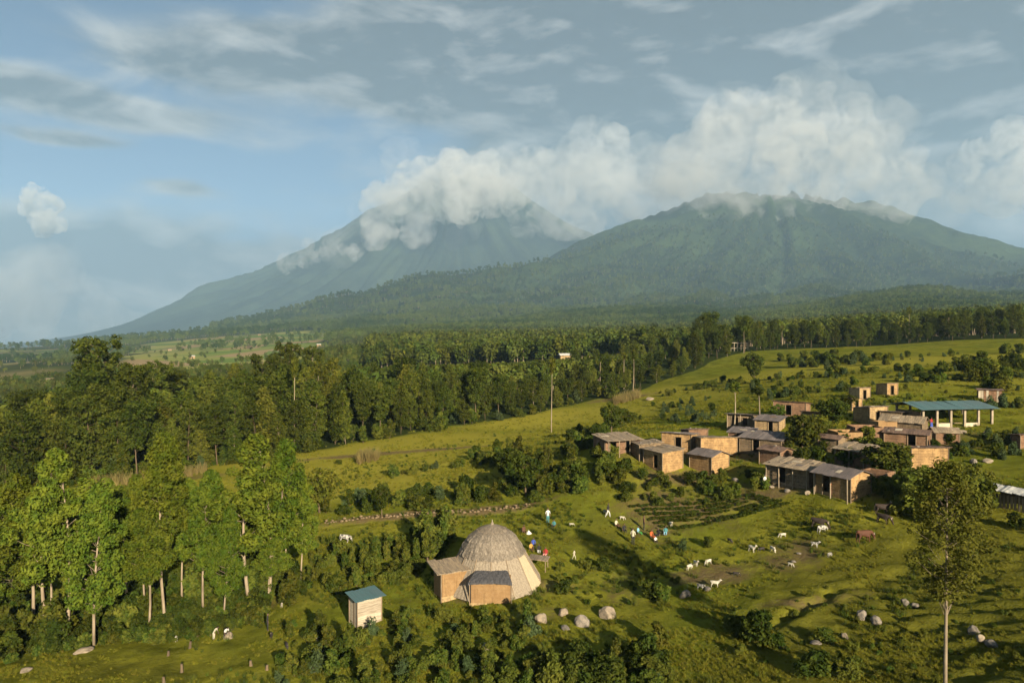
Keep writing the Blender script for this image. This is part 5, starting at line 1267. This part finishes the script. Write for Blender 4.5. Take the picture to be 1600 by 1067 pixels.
def skirt(parent, pose, mat):
    if pose == 'sit': return
    m = MB(); n = 12; V = []
    for r, z, f in ((.17, 1.02, 0), (.19, .85, 0), (.22, .55, .01), (.27, .30, .02)):
        for k in range(n):
            a = 2 * math.pi * k / n; rr = r * (1 + .06 * math.sin(3 * a + z * 5)); V.append((rr * math.cos(a), rr * .8 * math.sin(a), z))
    m.add(V, [(i * n + k, i * n + (k + 1) % n, (i + 1) * n + (k + 1) % n, (i + 1) * n + k) for i in range(3) for k in range(n)]); m.build('skirt', mat, parent, True)


PEOPLE = [  # column, row of the feet, height, pose, top, legs, facing, skirt, label
    (989, 851, 1.78, 'stand', 'cloth_cream', 'cloth_black', 2.6, None, 'person in cream shirt and black trousers standing apart in the pasture'),
    (1017, 840, 1.6, 'sit', 'cloth_orange', 'cloth_orange', .6, None, 'person in orange sitting on the grass beside the standing one'),
    (1029, 838, 1.6, 'sit', 'cloth_black', 'cloth_black', -.8, None, 'person in black sitting next to the one in orange'),
    (1024, 846, 1.1, 'sit', 'cloth_white', 'cloth_black', .2, None, 'small person in white sitting in front of the one in orange'),
    (996, 834, 1.5, 'sit', 'cloth_sky', 'cloth_green', 1.0, None, 'person in blue and green sitting behind the standing one'),
    (856, 817, 1.75, 'stand', 'cloth_white', 'cloth_teal', .2, None, 'person in white top standing beyond the domed hut'),
    (866, 823, 1.5, 'sit', 'cloth_teal', 'cloth_black', -.5, None, 'person in dark teal sitting beside the one in white top'),
    (897, 874, 1.05, 'walk', 'cloth_cream', 'cloth_cream', 1.1, None, 'child in cream walking alone right of the domed hut'),
    (833, 853, 1.6, 'sit', 'cloth_blue', 'cloth_black', .3, None, 'person in blue in the huddle beside the domed hut'),
    (829, 859, 1.5, 'sit', 'cloth_yellow', 'cloth_brown', .5, None, 'person in yellow nearest the dome in the huddle'),
    (842, 862, 1.5, 'sit', 'cloth_black', 'cloth_white', 0, None, 'person in black in the middle of the huddle'),
    (853, 868, 1.6, 'sit', 'cloth_red', 'cloth_pink', -.4, None, 'person in red at the outer end of the huddle'),
    (818, 832, 1.6, 'sit', 'cloth_brown', 'cloth_brown', .4, None, 'person in brown sitting behind the dome beside a white cloth'),
    (334, 999, 1.35, 'bend', 'cloth_cream', 'cloth_cream', 1.3, None, 'person in pale clothes bending, left of the pale stone'),
    (352, 999, 1.35, 'bend', 'cloth_white', 'cloth_black', .9, None, 'person in white top bending over the pale stone'),
    (1274, 757, 1.6, 'stand', 'cloth_blue', 'cloth_brown', .5, 'cloth_brown', 'person in blue and brown skirt at the nearest hut doorway'),
    (1455, 670, 1.6, 'stand', 'cloth_red', 'cloth_blue', .2, 'cloth_blue', 'person in red top under the pavilion end'),
    (1006, 828, 1.6, 'stand', 'cloth_brown', 'cloth_black', 1.5, None, 'person in brown standing at the lower crop corner'),
    (962, 822, 1.5, 'sit', 'cloth_cream', 'cloth_brown', .7, None, 'person in cream sitting on the slope above the standing one'),
    (975, 830, 1.5, 'sit', 'cloth_black', 'cloth_black', .2, None, 'person in black sitting left of the standing one'),
    (950, 808, 1.6, 'walk', 'cloth_black', 'cloth_white', 1.2, None, 'person in black top walking near the black and white goat'),
    (1040, 834, 1.5, 'sit', 'cloth_teal', 'cloth_sky', -.3, None, 'person in teal and light blue at the end of the seated group'),
    (1300, 775, 1.6, 'stand', 'cloth_orange', 'cloth_brown', .1, 'cloth_brown', 'person in orange top and brown skirt before the nearest hut'),
    (1195, 762, 1.5, 'stand', 'cloth_white', 'cloth_brown', .4, None, 'person in white on the rubble bank'),
    (418, 985, 1.5, 'stand', 'cloth_black', 'cloth_black', 2.0, None, 'dark-clothed person standing at the thicket corner')]
for px, py, h, pose, top, legs, face, sk, lab in PEOPLE:
    p = at(px, py); e = empty('person', p + Vector((0, 0, -.02)), face, h / 1.78); tag(e, lab, 'person', 'people in the pasture' if px < 1200 else None)
    link(bpy.data.objects.new('body', person_mesh(pose, top, legs)), e)
    if sk: skirt(e, pose, M[sk])
p = at(826, 834); m = MB(); n = 14
m.add([(0, 0, .42)] + [((.34 + .07 * math.sin(5 * a)) * math.cos(a), (.30 + .05 * math.cos(4 * a)) * math.sin(a), 0.02) for a in [2 * math.pi * k / n for k in range(n)]] + [(.05, .02, .2)], [(0, 1 + k, 1 + (k + 1) % n) for k in range(n)])
o = m.build('white_cloth', M['cloth_white']); o.location = p; tag(o, 'crumpled white cloth heaped on the grass beyond the dome', 'cloth')


def beast_mesh(kind, mat, graze, leg_mat=None):
    if kind == 'cow':
        J = {'rump': (0, .78, 1.18, (.22, .26)), 'hip': (0, .60, 1.16, (.27, .32)), 'belly': (0, .05, 1.02, (.33, .37)), 'chest': (0, -.48, 1.05, (.27, .36)), 'hump': (0, -.62, 1.30, .15)}
        nk = [(0, -.85, 1.22, (.15, .20)), (0, -1.12, .80 if graze else 1.42, (.11, .14))]; hd = [(0, -1.28, .42 if graze else 1.42, (.11, .12)), (0, -1.40, .14 if graze else 1.22, (.07, .075))]; lh, lx = .98, .20; lr = (.14, .085, .06, .045, .06); hy, fy = .62, -.50; hk = .50
    else:
        J = {'rump': (0, .40, .62, (.11, .12)), 'hip': (0, .30, .61, (.13, .15)), 'belly': (0, .02, .56, (.16, .18)), 'chest': (0, -.26, .58, (.13, .17)), 'hump': (0, -.32, .66, .09)}
        nk = [(0, -.42, .66, (.08, .10)), (0, -.56, .44 if graze else .82, (.06, .075))]; hd = [(0, -.64, .24 if graze else .86, (.055, .06)), (0, -.72, .10 if graze else .77, (.035, .035))]; lh, lx = .50, .095; lr = (.07, .042, .028, .022, .03); hy, fy = .30, -.27; hk = .26
    for nme, q in zip(('neck', 'poll', 'face', 'muzzle'), nk + hd): J[nme] = q
    B = [('hip', 'rump'), ('hip', 'belly'), ('belly', 'chest'), ('chest', 'hump'), ('chest', 'neck'), ('neck', 'poll'), ('poll', 'face'), ('face', 'muzzle')]; BM = [0] * 8
    k = lh
    for s, n in ((-1, 'l'), (1, 'r')):
        J['st' + n] = (s * lx, hy - .05 * k, k * .78, lr[0]); J['ho' + n] = (s * lx, hy + .17 * k, k * .40, lr[1] * .8); J['fe' + n] = (s * lx, hy + .10 * k, k * .10, lr[3]); J['hf' + n] = (s * lx, hy + .05 * k, .02, lr[4])
        J['el' + n] = (s * lx, fy + .02, k * .72, lr[1] * 1.25); J['kn' + n] = (s * lx, fy - .03 * k, k * .40, lr[2]); J['fp' + n] = (s * lx, fy, k * .10, lr[3]); J['ff' + n] = (s * lx, fy - .04 * k, .02, lr[4])
        B += [('hip', 'st' + n), ('st' + n, 'ho' + n), ('ho' + n, 'fe' + n), ('fe' + n, 'hf' + n), ('chest', 'el' + n), ('el' + n, 'kn' + n), ('kn' + n, 'fp' + n), ('fp' + n, 'ff' + n)]; BM += [0, 1, 1, 1, 0, 1, 1, 1]
        po = J['poll']; J['ea' + n] = (s * (.16 if kind == 'goat' else .30), po[1] - .02, po[2] - .02, .022 if kind == 'goat' else .045); B.append(('poll', 'ea' + n)); BM.append(0)
        J['hn' + n] = (s * (.05 if kind == 'goat' else .26), po[1] + (.07 if kind == 'goat' else -.02), po[2] + (.15 if kind == 'goat' else .34), .010 if kind == 'goat' else .018); B.append(('poll', 'hn' + n)); BM.append(2)
    ru = J['rump']; J['tl'] = (0, ru[1] + (.10 if kind == 'goat' else .16), ru[2] + (.06 if kind == 'goat' else -.10), .02 if kind == 'goat' else .03); B.append(('rump', 'tl')); BM.append(0)
    if kind == 'cow': J['tt'] = (0, ru[1] + .17, ru[2] - .65, .035); B.append(('tl', 'tt')); BM.append(0)
    J = {'hip': J.pop('hip'), **J}
    return skinned(kind, J, B, [mat, leg_mat or mat, M['horn']], BM)
GOAT = {(c, g): beast_mesh('goat', M[c], g) for c in ('goat_white', 'goat_black', 'goat_pied') for g in (0, 1)}
COW = {(c, g): beast_mesh('cow', M[c], g) for c in ('cow_brown', 'cow_dark', 'goat_pied') for g in (0, 1)}
BEASTS = [(1077, 890, 'g', 'goat_white', 1, 2.3, 1.15, 'white goat grazing on the left of the upper trio'), (1087, 884, 'g', 'goat_white', 0, .3, 1.1, 'white goat with raised head in the middle of the upper trio'), (1107, 882, 'g', 'goat_white', 1, -1.0, 1.15, 'white goat on the right of the upper trio'),
          (1095, 922, 'g', 'goat_pied', 1, .9, 1.2, 'white and dark goat left of the lowest pair'), (1117, 917, 'g', 'goat_white', 0, 1.3, 1.25, 'white goat right of the lowest pair, side on'), (1175, 862, 'g', 'goat_white', 0, .5, 1.35, 'largest white goat facing the camera mid pasture'),
          (1207, 862, 'g', 'goat_white', 1, .2, 1.15, 'white goat right of the largest one'), (1223, 840, 'g', 'goat_white', 1, -1.5, 1.05, 'white goat alone above the trampled ground'), (1273, 855, 'g', 'goat_pied', 0, 1.0, 1.1, 'pied goat at the right end of the goat herd'),
          (1048, 823, 'g', 'goat_white', 0, .1, 1.15, 'white goat at the end of the crop rows'), (946, 804, 'g', 'goat_pied', 1, .4, 1.2, 'black and white goat on the slope above the people'), (893, 822, 'g', 'goat_white', 1, 1.6, .8, 'small white kid beyond the domed hut'), (1190, 862, 'g', 'goat_black', 1, -1.3, 1.0, 'dark goat lying low between the two big white goats'),
          (539, 847, 'c', 'goat_pied', 1, 1.4, .8, 'black and white cow grazing on the grass strip left of the dome'), (1350, 847, 'c', 'cow_brown', 1, 1.75, 1.0, 'reddish brown cow grazing below the village end'), (1279, 826, 'c', 'cow_dark', 1, .9, .95, 'dark brown cow at the edge of the bright grass'), (1284, 833, 'c', 'goat_pied', 1, 2.0, .7, 'pied calf beside the dark brown cow'),
          (1378, 803, 'c', 'cow_dark', 0, 1.5, .9, 'dark cow standing higher, under the village end bushes'), (1380, 818, 'c', 'cow_dark', 1, .6, .85, 'dark cow below the other dark one'), (276, 1001, 'g', 'goat_pied', 0, .3, 1.0, 'black and white goat in the clearing before the grove'), (424, 997, 'g', 'goat_black', 0, .2, 1.0, 'black goat at the thicket corner'), (448, 1012, 'g', 'goat_black', 1, .5, 1.0, 'black goat grazing at the thicket edge'), (1140, 848, 'g', 'goat_black', 1, .4, 1.0, 'black goat left of the largest white goat'), (1150, 900, 'g', 'goat_black', 1, 1.2, .9, 'black goat grazing on the dusty patch'), (1296, 870, 'g', 'goat_pied', 1, 2.2, .9, 'pied goat grazing alone below the pied calf'), (1235, 885, 'g', 'goat_white', 1, .7, .8, 'small white goat at the lower end of the trampled ground'), (972, 812, 'g', 'goat_white', 1, 1.2, .9, 'white goat on the slope left of the crop rows'), (440, 948, 'g', 'goat_white', 0, .4, .9, 'white goat among the shrubs beside the grove'), (496, 998, 'g', 'goat_white', 1, .1, .8, 'white goat hidden in the front thicket')]
for px, py, k, c, g, rz, s, lab in BEASTS:
    p = at(px, py); o = link(bpy.data.objects.new('goat' if k == 'g' else 'cow', (GOAT if k == 'g' else COW)[(c, g)])); o.location = p + Vector((0, 0, -.02)); o.rotation_euler = (0, 0, rz); s *= .64 if k == 'g' else .80; o.scale = (s,) * 3
    tag(o, lab, 'goat' if k == 'g' else 'cow', 'goats in the pasture' if k == 'g' else 'cattle in the pasture')

# ------------------------------------------------------------------ uncountable growth: instanced over point clouds
def scatter(name, pts, scales, sources, seed, label, rot=True):
    me = bpy.data.meshes.new(name); P = np.asarray(pts, dtype=np.float32); me.vertices.add(len(P)); me.vertices.foreach_set('co', P.ravel())
    a = me.attributes.new('size', 'FLOAT', 'POINT'); a.data.foreach_set('value', np.asarray(scales, dtype=np.float32)); me.update()
    o = link(bpy.data.objects.new(name, me)); tag(o, label, kind='stuff')
    coll = bpy.data.collections.new(name + '_sources')
    for s in sources: coll.objects.link(s)
    ng = bpy.data.node_groups.new(name, 'GeometryNodeTree')
    ng.interface.new_socket('Geometry', in_out='INPUT', socket_type='NodeSocketGeometry'); ng.interface.new_socket('Geometry', in_out='OUTPUT', socket_type='NodeSocketGeometry')
    N = ng.nodes.new; L = ng.links.new; gi, go = N('NodeGroupInput'), N('NodeGroupOutput')
    ci = N('GeometryNodeCollectionInfo'); ci.inputs['Collection'].default_value = coll; ci.inputs['Separate Children'].default_value = True; ci.inputs['Reset Children'].default_value = True
    ip = N('GeometryNodeInstanceOnPoints'); ip.inputs['Pick Instance'].default_value = True
    at_ = N('GeometryNodeInputNamedAttribute'); at_.data_type = 'FLOAT'; at_.inputs['Name'].default_value = 'size'
    ri = N('FunctionNodeRandomValue'); ri.data_type = 'INT'; ri.inputs['Min'].default_value if False else None
    [s for s in ri.inputs if s.name == 'Min' and s.type == 'INT'][0].default_value = 0; [s for s in ri.inputs if s.name == 'Max' and s.type == 'INT'][0].default_value = len(sources) - 1
    rv = N('FunctionNodeRandomValue'); rv.data_type = 'FLOAT_VECTOR'
    [s for s in rv.inputs if s.name == 'Max' and s.type == 'VECTOR'][0].default_value = (0.12, 0.12, 6.28); [s for s in rv.inputs if s.name == 'Min' and s.type == 'VECTOR'][0].default_value = (-0.12, -0.12, 0)
    [s for s in ri.inputs if s.name == 'Seed'][0].default_value = seed; [s for s in rv.inputs if s.name == 'Seed'][0].default_value = seed + 1
    L(gi.outputs[0], ip.inputs['Points']); L(ci.outputs[0], ip.inputs['Instance'])
    L([s for s in ri.outputs if s.type == 'INT'][0], ip.inputs['Instance Index'])
    if rot: L([s for s in rv.outputs if s.type == 'VECTOR'][0], ip.inputs['Rotation'])
    L(at_.outputs['Attribute'], ip.inputs['Scale']); L(ip.outputs[0], go.inputs[0])
    md = o.modifiers.new('scatter', 'NODES'); md.node_group = ng
    return o


def src(me): return bpy.data.objects.new(me.name, me)
def canopy_mesh(name, n, leaf, mat, seed, trunk=True):
    """a far tree of unit height: clumps of leaf sprays over a stem"""
    rng = np.random.default_rng(seed); Cs, Os = [], []
    for i in range(9):
        a = i * 2.4; rr = .20 * rng.uniform(0, 1); z = rng.uniform(.35, .85); r = .20 * rng.uniform(.7, 1.15) * (1.15 - .4 * z)
        p, d = clump_points(np.array([math.cos(a) * rr, math.sin(a) * rr, z]), np.array([r, r, r]), n // 9, rng); Cs.append(p); Os.append(d)
    V, Q = leaf_quads(np.concatenate(Cs), np.concatenate(Os) + np.array([0, 0, .35]), leaf, rng)
    mb = MB(); mb.tube([(0, 0, -.05), (0, 0, .6)], [.018, .008], 4, cap=False)
    return np_mesh(name, np.concatenate([np.array(mb.v), V]), np.concatenate([np.array(mb.f), Q + len(mb.v)]), [M['bark'], mat], [0] * len(mb.f) + [1] * len(Q))
FT = [src(canopy_mesh('far_tree', 190, .075, M[m_], 300 + i)) for i, m_ in enumerate(['leaf_slope', 'leaf_dark', 'leaf_slope', 'leaf_mid', 'leaf_slope'])]
FM = [src(canopy_mesh('mountain_tree', 150, .085, M['leaf_far'], 320 + i)) for i in range(3)]
rng = np.random.default_rng(41)
def sample_polar(n, r0, r1, a0=-.80, a1=.80, power=1.0):
    az = rng.uniform(a0, a1, n); t = rng.uniform(0, 1, n) ** power; r = np.exp(np.log(r0) + t * (np.log(r1) - np.log(r0))); return az, r
# wood floor and slopes behind the wood
az, r = sample_polar(34000, 140, 1500); x, y = r * np.sin(az), r * np.cos(az)
def top_row(x, y, z, h): return HOR - (z + h - CAMZ) / y * F
_z = ground_zs(x, y); _px = 800 + F * np.tan(az); _lim = np.interp(_px, [-300, 0, 140, 250, 330, 430, 520, 600, 800, 1000, 1080], [630, 630, 600, 592, 588, 580, 578, 572, 566, 552, 540])
_allow = np.where((az > .25) | ((az < -.2) & ((r > 560) | (top_row(x, y, _z, 0) < _lim + 12))) | ((az >= -.2) & (top_row(x, y, _z, 0) < _lim + 6)), 99.0, CAMZ - y * (_lim - HOR) / F - _z)      # nothing stands above the wood's own skyline
ok = (r > edge_r(az) + 38 + 20 * (az > .2)) & (_allow > 1.0) & (rng.uniform(0, 1, len(r)) < np.where(field_mask(x, y) > .30, .05, 1.0)); az, r, x, y, _allow = az[ok], r[ok], x[ok], y[ok], _allow[ok]
h = np.minimum((8.5 + 6 * rng.uniform(0, 1, len(r))) * np.where(az > .2, .85, 1.0) * np.clip(r / 450, .95, 1.25), _allow * rng.uniform(.75, 1.1, len(r)))
h = np.maximum(h, 3.0) * np.where((az < -.2) & (_allow > 90), np.where(r > 560, .52, .36), 1.0)
scatter('forest', np.stack([x, y, ground_zs(x, y) - .4], 1), h, FT, 5, 'hazy forest covering the slopes behind the wood')
az, r = sample_polar(34000, 1250, 5600); x, y = r * np.sin(az), r * np.cos(az)
ok = (rng.uniform(0, 1, len(r)) < np.where(field_mask(x, y) > .3, .07, 1.0)) & (az > -.78) & ~((az < -.40) & (rng.uniform(0, 1, len(r)) < .55 + .45 * (r > 3000))); az, r, x, y = az[ok], r[ok], x[ok], y[ok]
scatter('mountain_forest', np.stack([x, y, ground_zs(x, y) - 2], 1), (13 + 9 * rng.uniform(0, 1, len(r))) * np.clip(r / 2000, .9, 1.7), FM, 9, 'far forest clothing the lower mountain slopes')

# grass tufts over the pasture
def tuft_mesh(seed, n, hgt, mat):
    rng = np.random.default_rng(seed); V = []; Q = []
    for i in range(n):
        a = rng.uniform(0, 6.28); b = rng.uniform(0, .16); w = .018; hh = hgt * rng.uniform(.5, 1.1); ln = rng.uniform(.1, .6) * hh
        cx, cy = b * math.cos(a), b * math.sin(a); t = rng.uniform(0, 6.28); ux, uy = math.cos(t) * w, math.sin(t) * w; k = len(V)
        V += [(cx - ux, cy - uy, -.03), (cx + ux, cy + uy, -.03), (cx + math.cos(a) * ln + ux * .3, cy + math.sin(a) * ln + uy * .3, hh), (cx + math.cos(a) * ln - ux * .3, cy + math.sin(a) * ln - uy * .3, hh)]; Q.append((k, k + 1, k + 2, k + 3))
    return np_mesh('grass_tuft', V, Q, [mat])
TU = [src(tuft_mesh(400 + i, 26, .26, M['grass'])) for i in range(3)]; TS = [src(tuft_mesh(420 + i, 22, .9, M['straw'])) for i in range(2)]; TW = [src(tuft_mesh(430 + i, 30, .42, M['leaf_shrub'])) for i in range(2)]
az, r = sample_polar(150000, 36, 190, -.72, .72); x, y = r * np.sin(az), r * np.cos(az)
cl = fbm(x / 3.2, y / 3.2, 3) * 2 + fbm(x / .9, y / .9, 2)
ok = (cl + rng.uniform(-.35, .35, len(r)) > .22) & (patch(_dirt, x, y) < .35) & (r < edge_r(az) + 1); x, y, r = x[ok], y[ok], r[ok]
scatter('grass', np.stack([x, y, ground_zs(x, y)], 1), rng.uniform(.35, .85, len(r)) * np.clip(r / 70, .9, 1.6), TU, 3, 'short tufted grass over the pasture')
az, r = sample_polar(26000, 36, 130, -.72, .72); x, y = r * np.sin(az), r * np.cos(az)
ok = (fbm(x / 6 + 9, y / 6, 3) + rng.uniform(-.1, .1, len(r)) > .10) & (r < edge_r(az)); x, y, r = x[ok], y[ok], r[ok]
scatter('weeds', np.stack([x, y, ground_zs(x, y)], 1), rng.uniform(.4, 1.1, len(r)), TW, 13, 'darker weeds growing in patches through the pasture')
pt = []
for (a, b) in [((140, 762), (320, 738)), ((560, 722), (590, 716)), ((960, 630), (1000, 618))]:
    for i in range(120):
        t = rng.uniform(); q = at(a[0] + (b[0] - a[0]) * t, a[1] + (b[1] - a[1]) * t + rng.uniform(-4, 4)); pt.append(q[:])
scatter('dry_grass', pt, rng.uniform(.8, 2.2, len(pt)), TS, 17, 'tall dry straw-coloured grass at the meadow edge')

# crop rows under the village
pt = []; sz = []
A, Bq, C_, D_ = (at(*q) for q in ((985, 792), (1185, 772), (1235, 786), (1035, 824)))
for i in range(6):
    t = i / 5; p0, p1 = A.lerp(D_, t), Bq.lerp(C_, t)
    n = int((p1 - p0).length / .30)
    for k in range(n):
        q = p0.lerp(p1, (k + rng.uniform(-.3, .3)) / n)
        if rng.uniform() < .85: pt.append((q.x, q.y + rng.uniform(-.12, .12), ground_z(q.x, q.y))); sz.append(rng.uniform(.26, .46))
scatter('crop_rows', pt, sz, [src(b) for b in CROP], 21, 'rows of dark leafy crops on the plot under the village')
for kd in sorted({m_[1] for m_ in MASS}):
    q = [m_ for m_ in MASS if m_[1] == kd]
    scatter('shrubbery', [m_[0] for m_ in q], [m_[2] for m_ in q], [src(b) for b in BUSH[kd]], 50 + len(q), f'{kd} shrubs massed in hedges, gardens and scrub round the village')
# leaf litter and low undergrowth on the grove floor and wood edge
az, r = sample_polar(5200, 56, 150, -.72, -.28); x, y = r * np.sin(az), r * np.cos(az)
ok = ((r < 82) & (az < -.33) & (r > 66 + 10 * np.sin(az * 20) * .2)) | ((r > edge_r(az) - 1) & (r < edge_r(az) + 24)); x, y, r = x[ok], y[ok], r[ok]
scatter('undergrowth', np.stack([x, y, ground_zs(x, y)], 1), rng.uniform(.3, .8, len(r)), [src(BUSH['dark'][1]), src(BUSH['low'][1]), src(BUSH['round'][0])], 25, 'low tangled undergrowth beneath the grove and wood')

# ------------------------------------------------------------------ clouds on the mountains
def vol_mat(name, density, color, aniso=0.0, scale=None, lo=.42, hi=.60):
    m, nt, out = new_mat(name); v = nt.nodes.new('ShaderNodeVolumePrincipled'); v.inputs['Density'].default_value = density; v.inputs['Color'].default_value = (*color, 1); v.inputs['Anisotropy'].default_value = aniso
    if scale:
        g = nt.nodes.new('ShaderNodeNewGeometry'); n = noise(nt, g.outputs['Position'], scale, 8, .66, .8)
        nt.links.new((n.step(lo, hi) * density).s, v.inputs['Density'])
    nt.links.new(v.outputs[0], out.inputs['Volume']); return m
def cloud(label, puffs, depth, density, seed, voxel, thick=1.0, disp=1.0, lo=.44, hi=.58):
    """puffs: (column, row, radius in columns) at a distance; merged into one billowing body"""
    rng = np.random.default_rng(seed); bm = bmesh.new(); m_ = depth / F
    for px, py, rp in puffs:
        d = ray_dir(px, py); d = d / d[1]; y = depth + rng.uniform(-1, 1) * rp * m_ * 1.2; c = Vector((d[0] * y, y, CAMZ + d[2] * y))
        for k in range(4):
            off = Vector(rng.normal(size=3)) * rp * m_ * .42; off.y *= 1.4 * thick
            bmesh.ops.create_icosphere(bm, subdivisions=2, radius=rp * m_ * rng.uniform(.50, .90), matrix=Matrix.Translation(c + off))
    me = bpy.data.meshes.new('cloud'); bm.to_mesh(me); bm.free()
    o = link(bpy.data.objects.new('cloud', me)); tag(o, label, 'cloud')
    r = o.modifiers.new('merge', 'REMESH'); r.mode = 'VOXEL'; r.voxel_size = voxel
    for k, (sc, st) in enumerate(((5.0, 1.3), (2.0, 1.0), (.8, .7))):
        t = bpy.data.textures.new('billow', 'CLOUDS'); t.noise_scale = sc * voxel * 3.2; t.noise_depth = 3
        dm = o.modifiers.new('billow', 'DISPLACE'); dm.texture = t; dm.texture_coords = 'GLOBAL'; dm.strength = st * voxel * 3.6 * disp; dm.mid_level = .5
    r2 = o.modifiers.new('close', 'REMESH'); r2.mode = 'VOXEL'; r2.voxel_size = voxel * .62
    me.materials.append(vol_mat('cloud_vapour', density, (.85, .85, .84), .1, 1.0 / (voxel * 6.5), lo, hi)); return o
CLOUDS = True
if CLOUDS:
    cloud('great pale cumulus bank resting on the near volcano summit', [(1050, 290, 46), (1075, 255, 50), (1105, 215, 46), (1150, 255, 64), (1165, 195, 50), (1215, 250, 70), (1225, 200, 54), (1270, 205, 50), (1290, 255, 68), (1335, 235, 56), (1350, 280, 58), (1395, 260, 48), (1415, 295, 46), (1445, 300, 36), (1275, 178, 28), (1110, 290, 40), (1200, 295, 38), (1300, 305, 36), (1370, 315, 32), (1120, 250, 50), (1300, 322, 28), (1400, 325, 30), (1240, 312, 26), (1350, 328, 26), (1120, 305, 34), (1180, 312, 32), (1230, 318, 30), (1290, 322, 32), (1080, 300, 34)], 5600, 0.00220, 1, 36)
    cloud('white cumulus curling round the far volcano peak', [(650, 278, 34), (640, 308, 40), (610, 332, 38), (580, 358, 30), (690, 290, 44), (735, 295, 46), (660, 338, 34), (775, 305, 40), (720, 325, 32), (705, 265, 28), (760, 280, 34), (710, 285, 40), (735, 275, 30), (685, 310, 36)], 7900, .0042, 2, 34)
    cloud('soft cloud bank between the two volcanoes', [(800, 295, 48), (840, 315, 50), (880, 285, 54), (925, 305, 56), (970, 290, 54), (1015, 300, 48), (850, 348, 36), (900, 342, 36), (815, 345, 30), (840, 270, 38), (940, 262, 40), (990, 320, 40)], 8100, 0.0018, 3, 42)
    cloud('pale cumulus at the right picture border beside the near volcano', [(1545, 255, 42), (1580, 250, 52), (1620, 265, 58), (1570, 295, 50), (1660, 275, 60), (1610, 225, 40), (1540, 300, 36)], 7300, 0.00240, 4, 40)
    cloud('thin veil of vapour spreading round the near volcano cloud', [(1040, 290, 60), (1090, 230, 60), (1160, 200, 66), (1240, 190, 66), (1320, 230, 70), (1400, 270, 66), (1455, 300, 50), (1300, 310, 50), (1180, 300, 50), (1000, 290, 50)], 6100, .0010, 11, 60, lo=.40, hi=.66)
    cloud('thin veil of vapour trailing from the far volcano peak', [(560, 365, 40), (620, 330, 50), (680, 280, 52), (760, 290, 56), (820, 280, 60), (900, 280, 66), (980, 280, 60), (720, 345, 34), (880, 350, 40)], 8300, .0009, 12, 60, lo=.40, hi=.66)
    cloud('low grey cloud bank lying over the valley at the left', [(-60, 470, 70), (20, 480, 60), (90, 490, 50), (150, 500, 40), (-120, 450, 80), (40, 440, 46), (200, 512, 26), (110, 455, 34)], 11200, .0009, 13, 80, lo=.34, hi=.66)
    cloud('small cloud wisp on the left shoulder of the far volcano', [(540, 385, 20), (515, 390, 18), (560, 392, 16), (470, 400, 17), (450, 405, 15), (490, 398, 15)], 8100, .0034, 5, 22)
    cloud('small bright white cumulus low over the valley', [(52, 312, 19), (62, 328, 23), (82, 336, 20), (70, 342, 18), (48, 330, 16)], 10600, .0100, 6, 24)

# ------------------------------------------------------------------ the air
hz = MB(); hz.box(-12500, 12500, -1500, 13900, -420, 2440)
haze = hz.build('haze', vol_mat('haze_air', 8.0e-5, (.38, .58, .80), .0)); tag(haze, 'thin bluish haze hanging over the whole valley', kind='stuff')
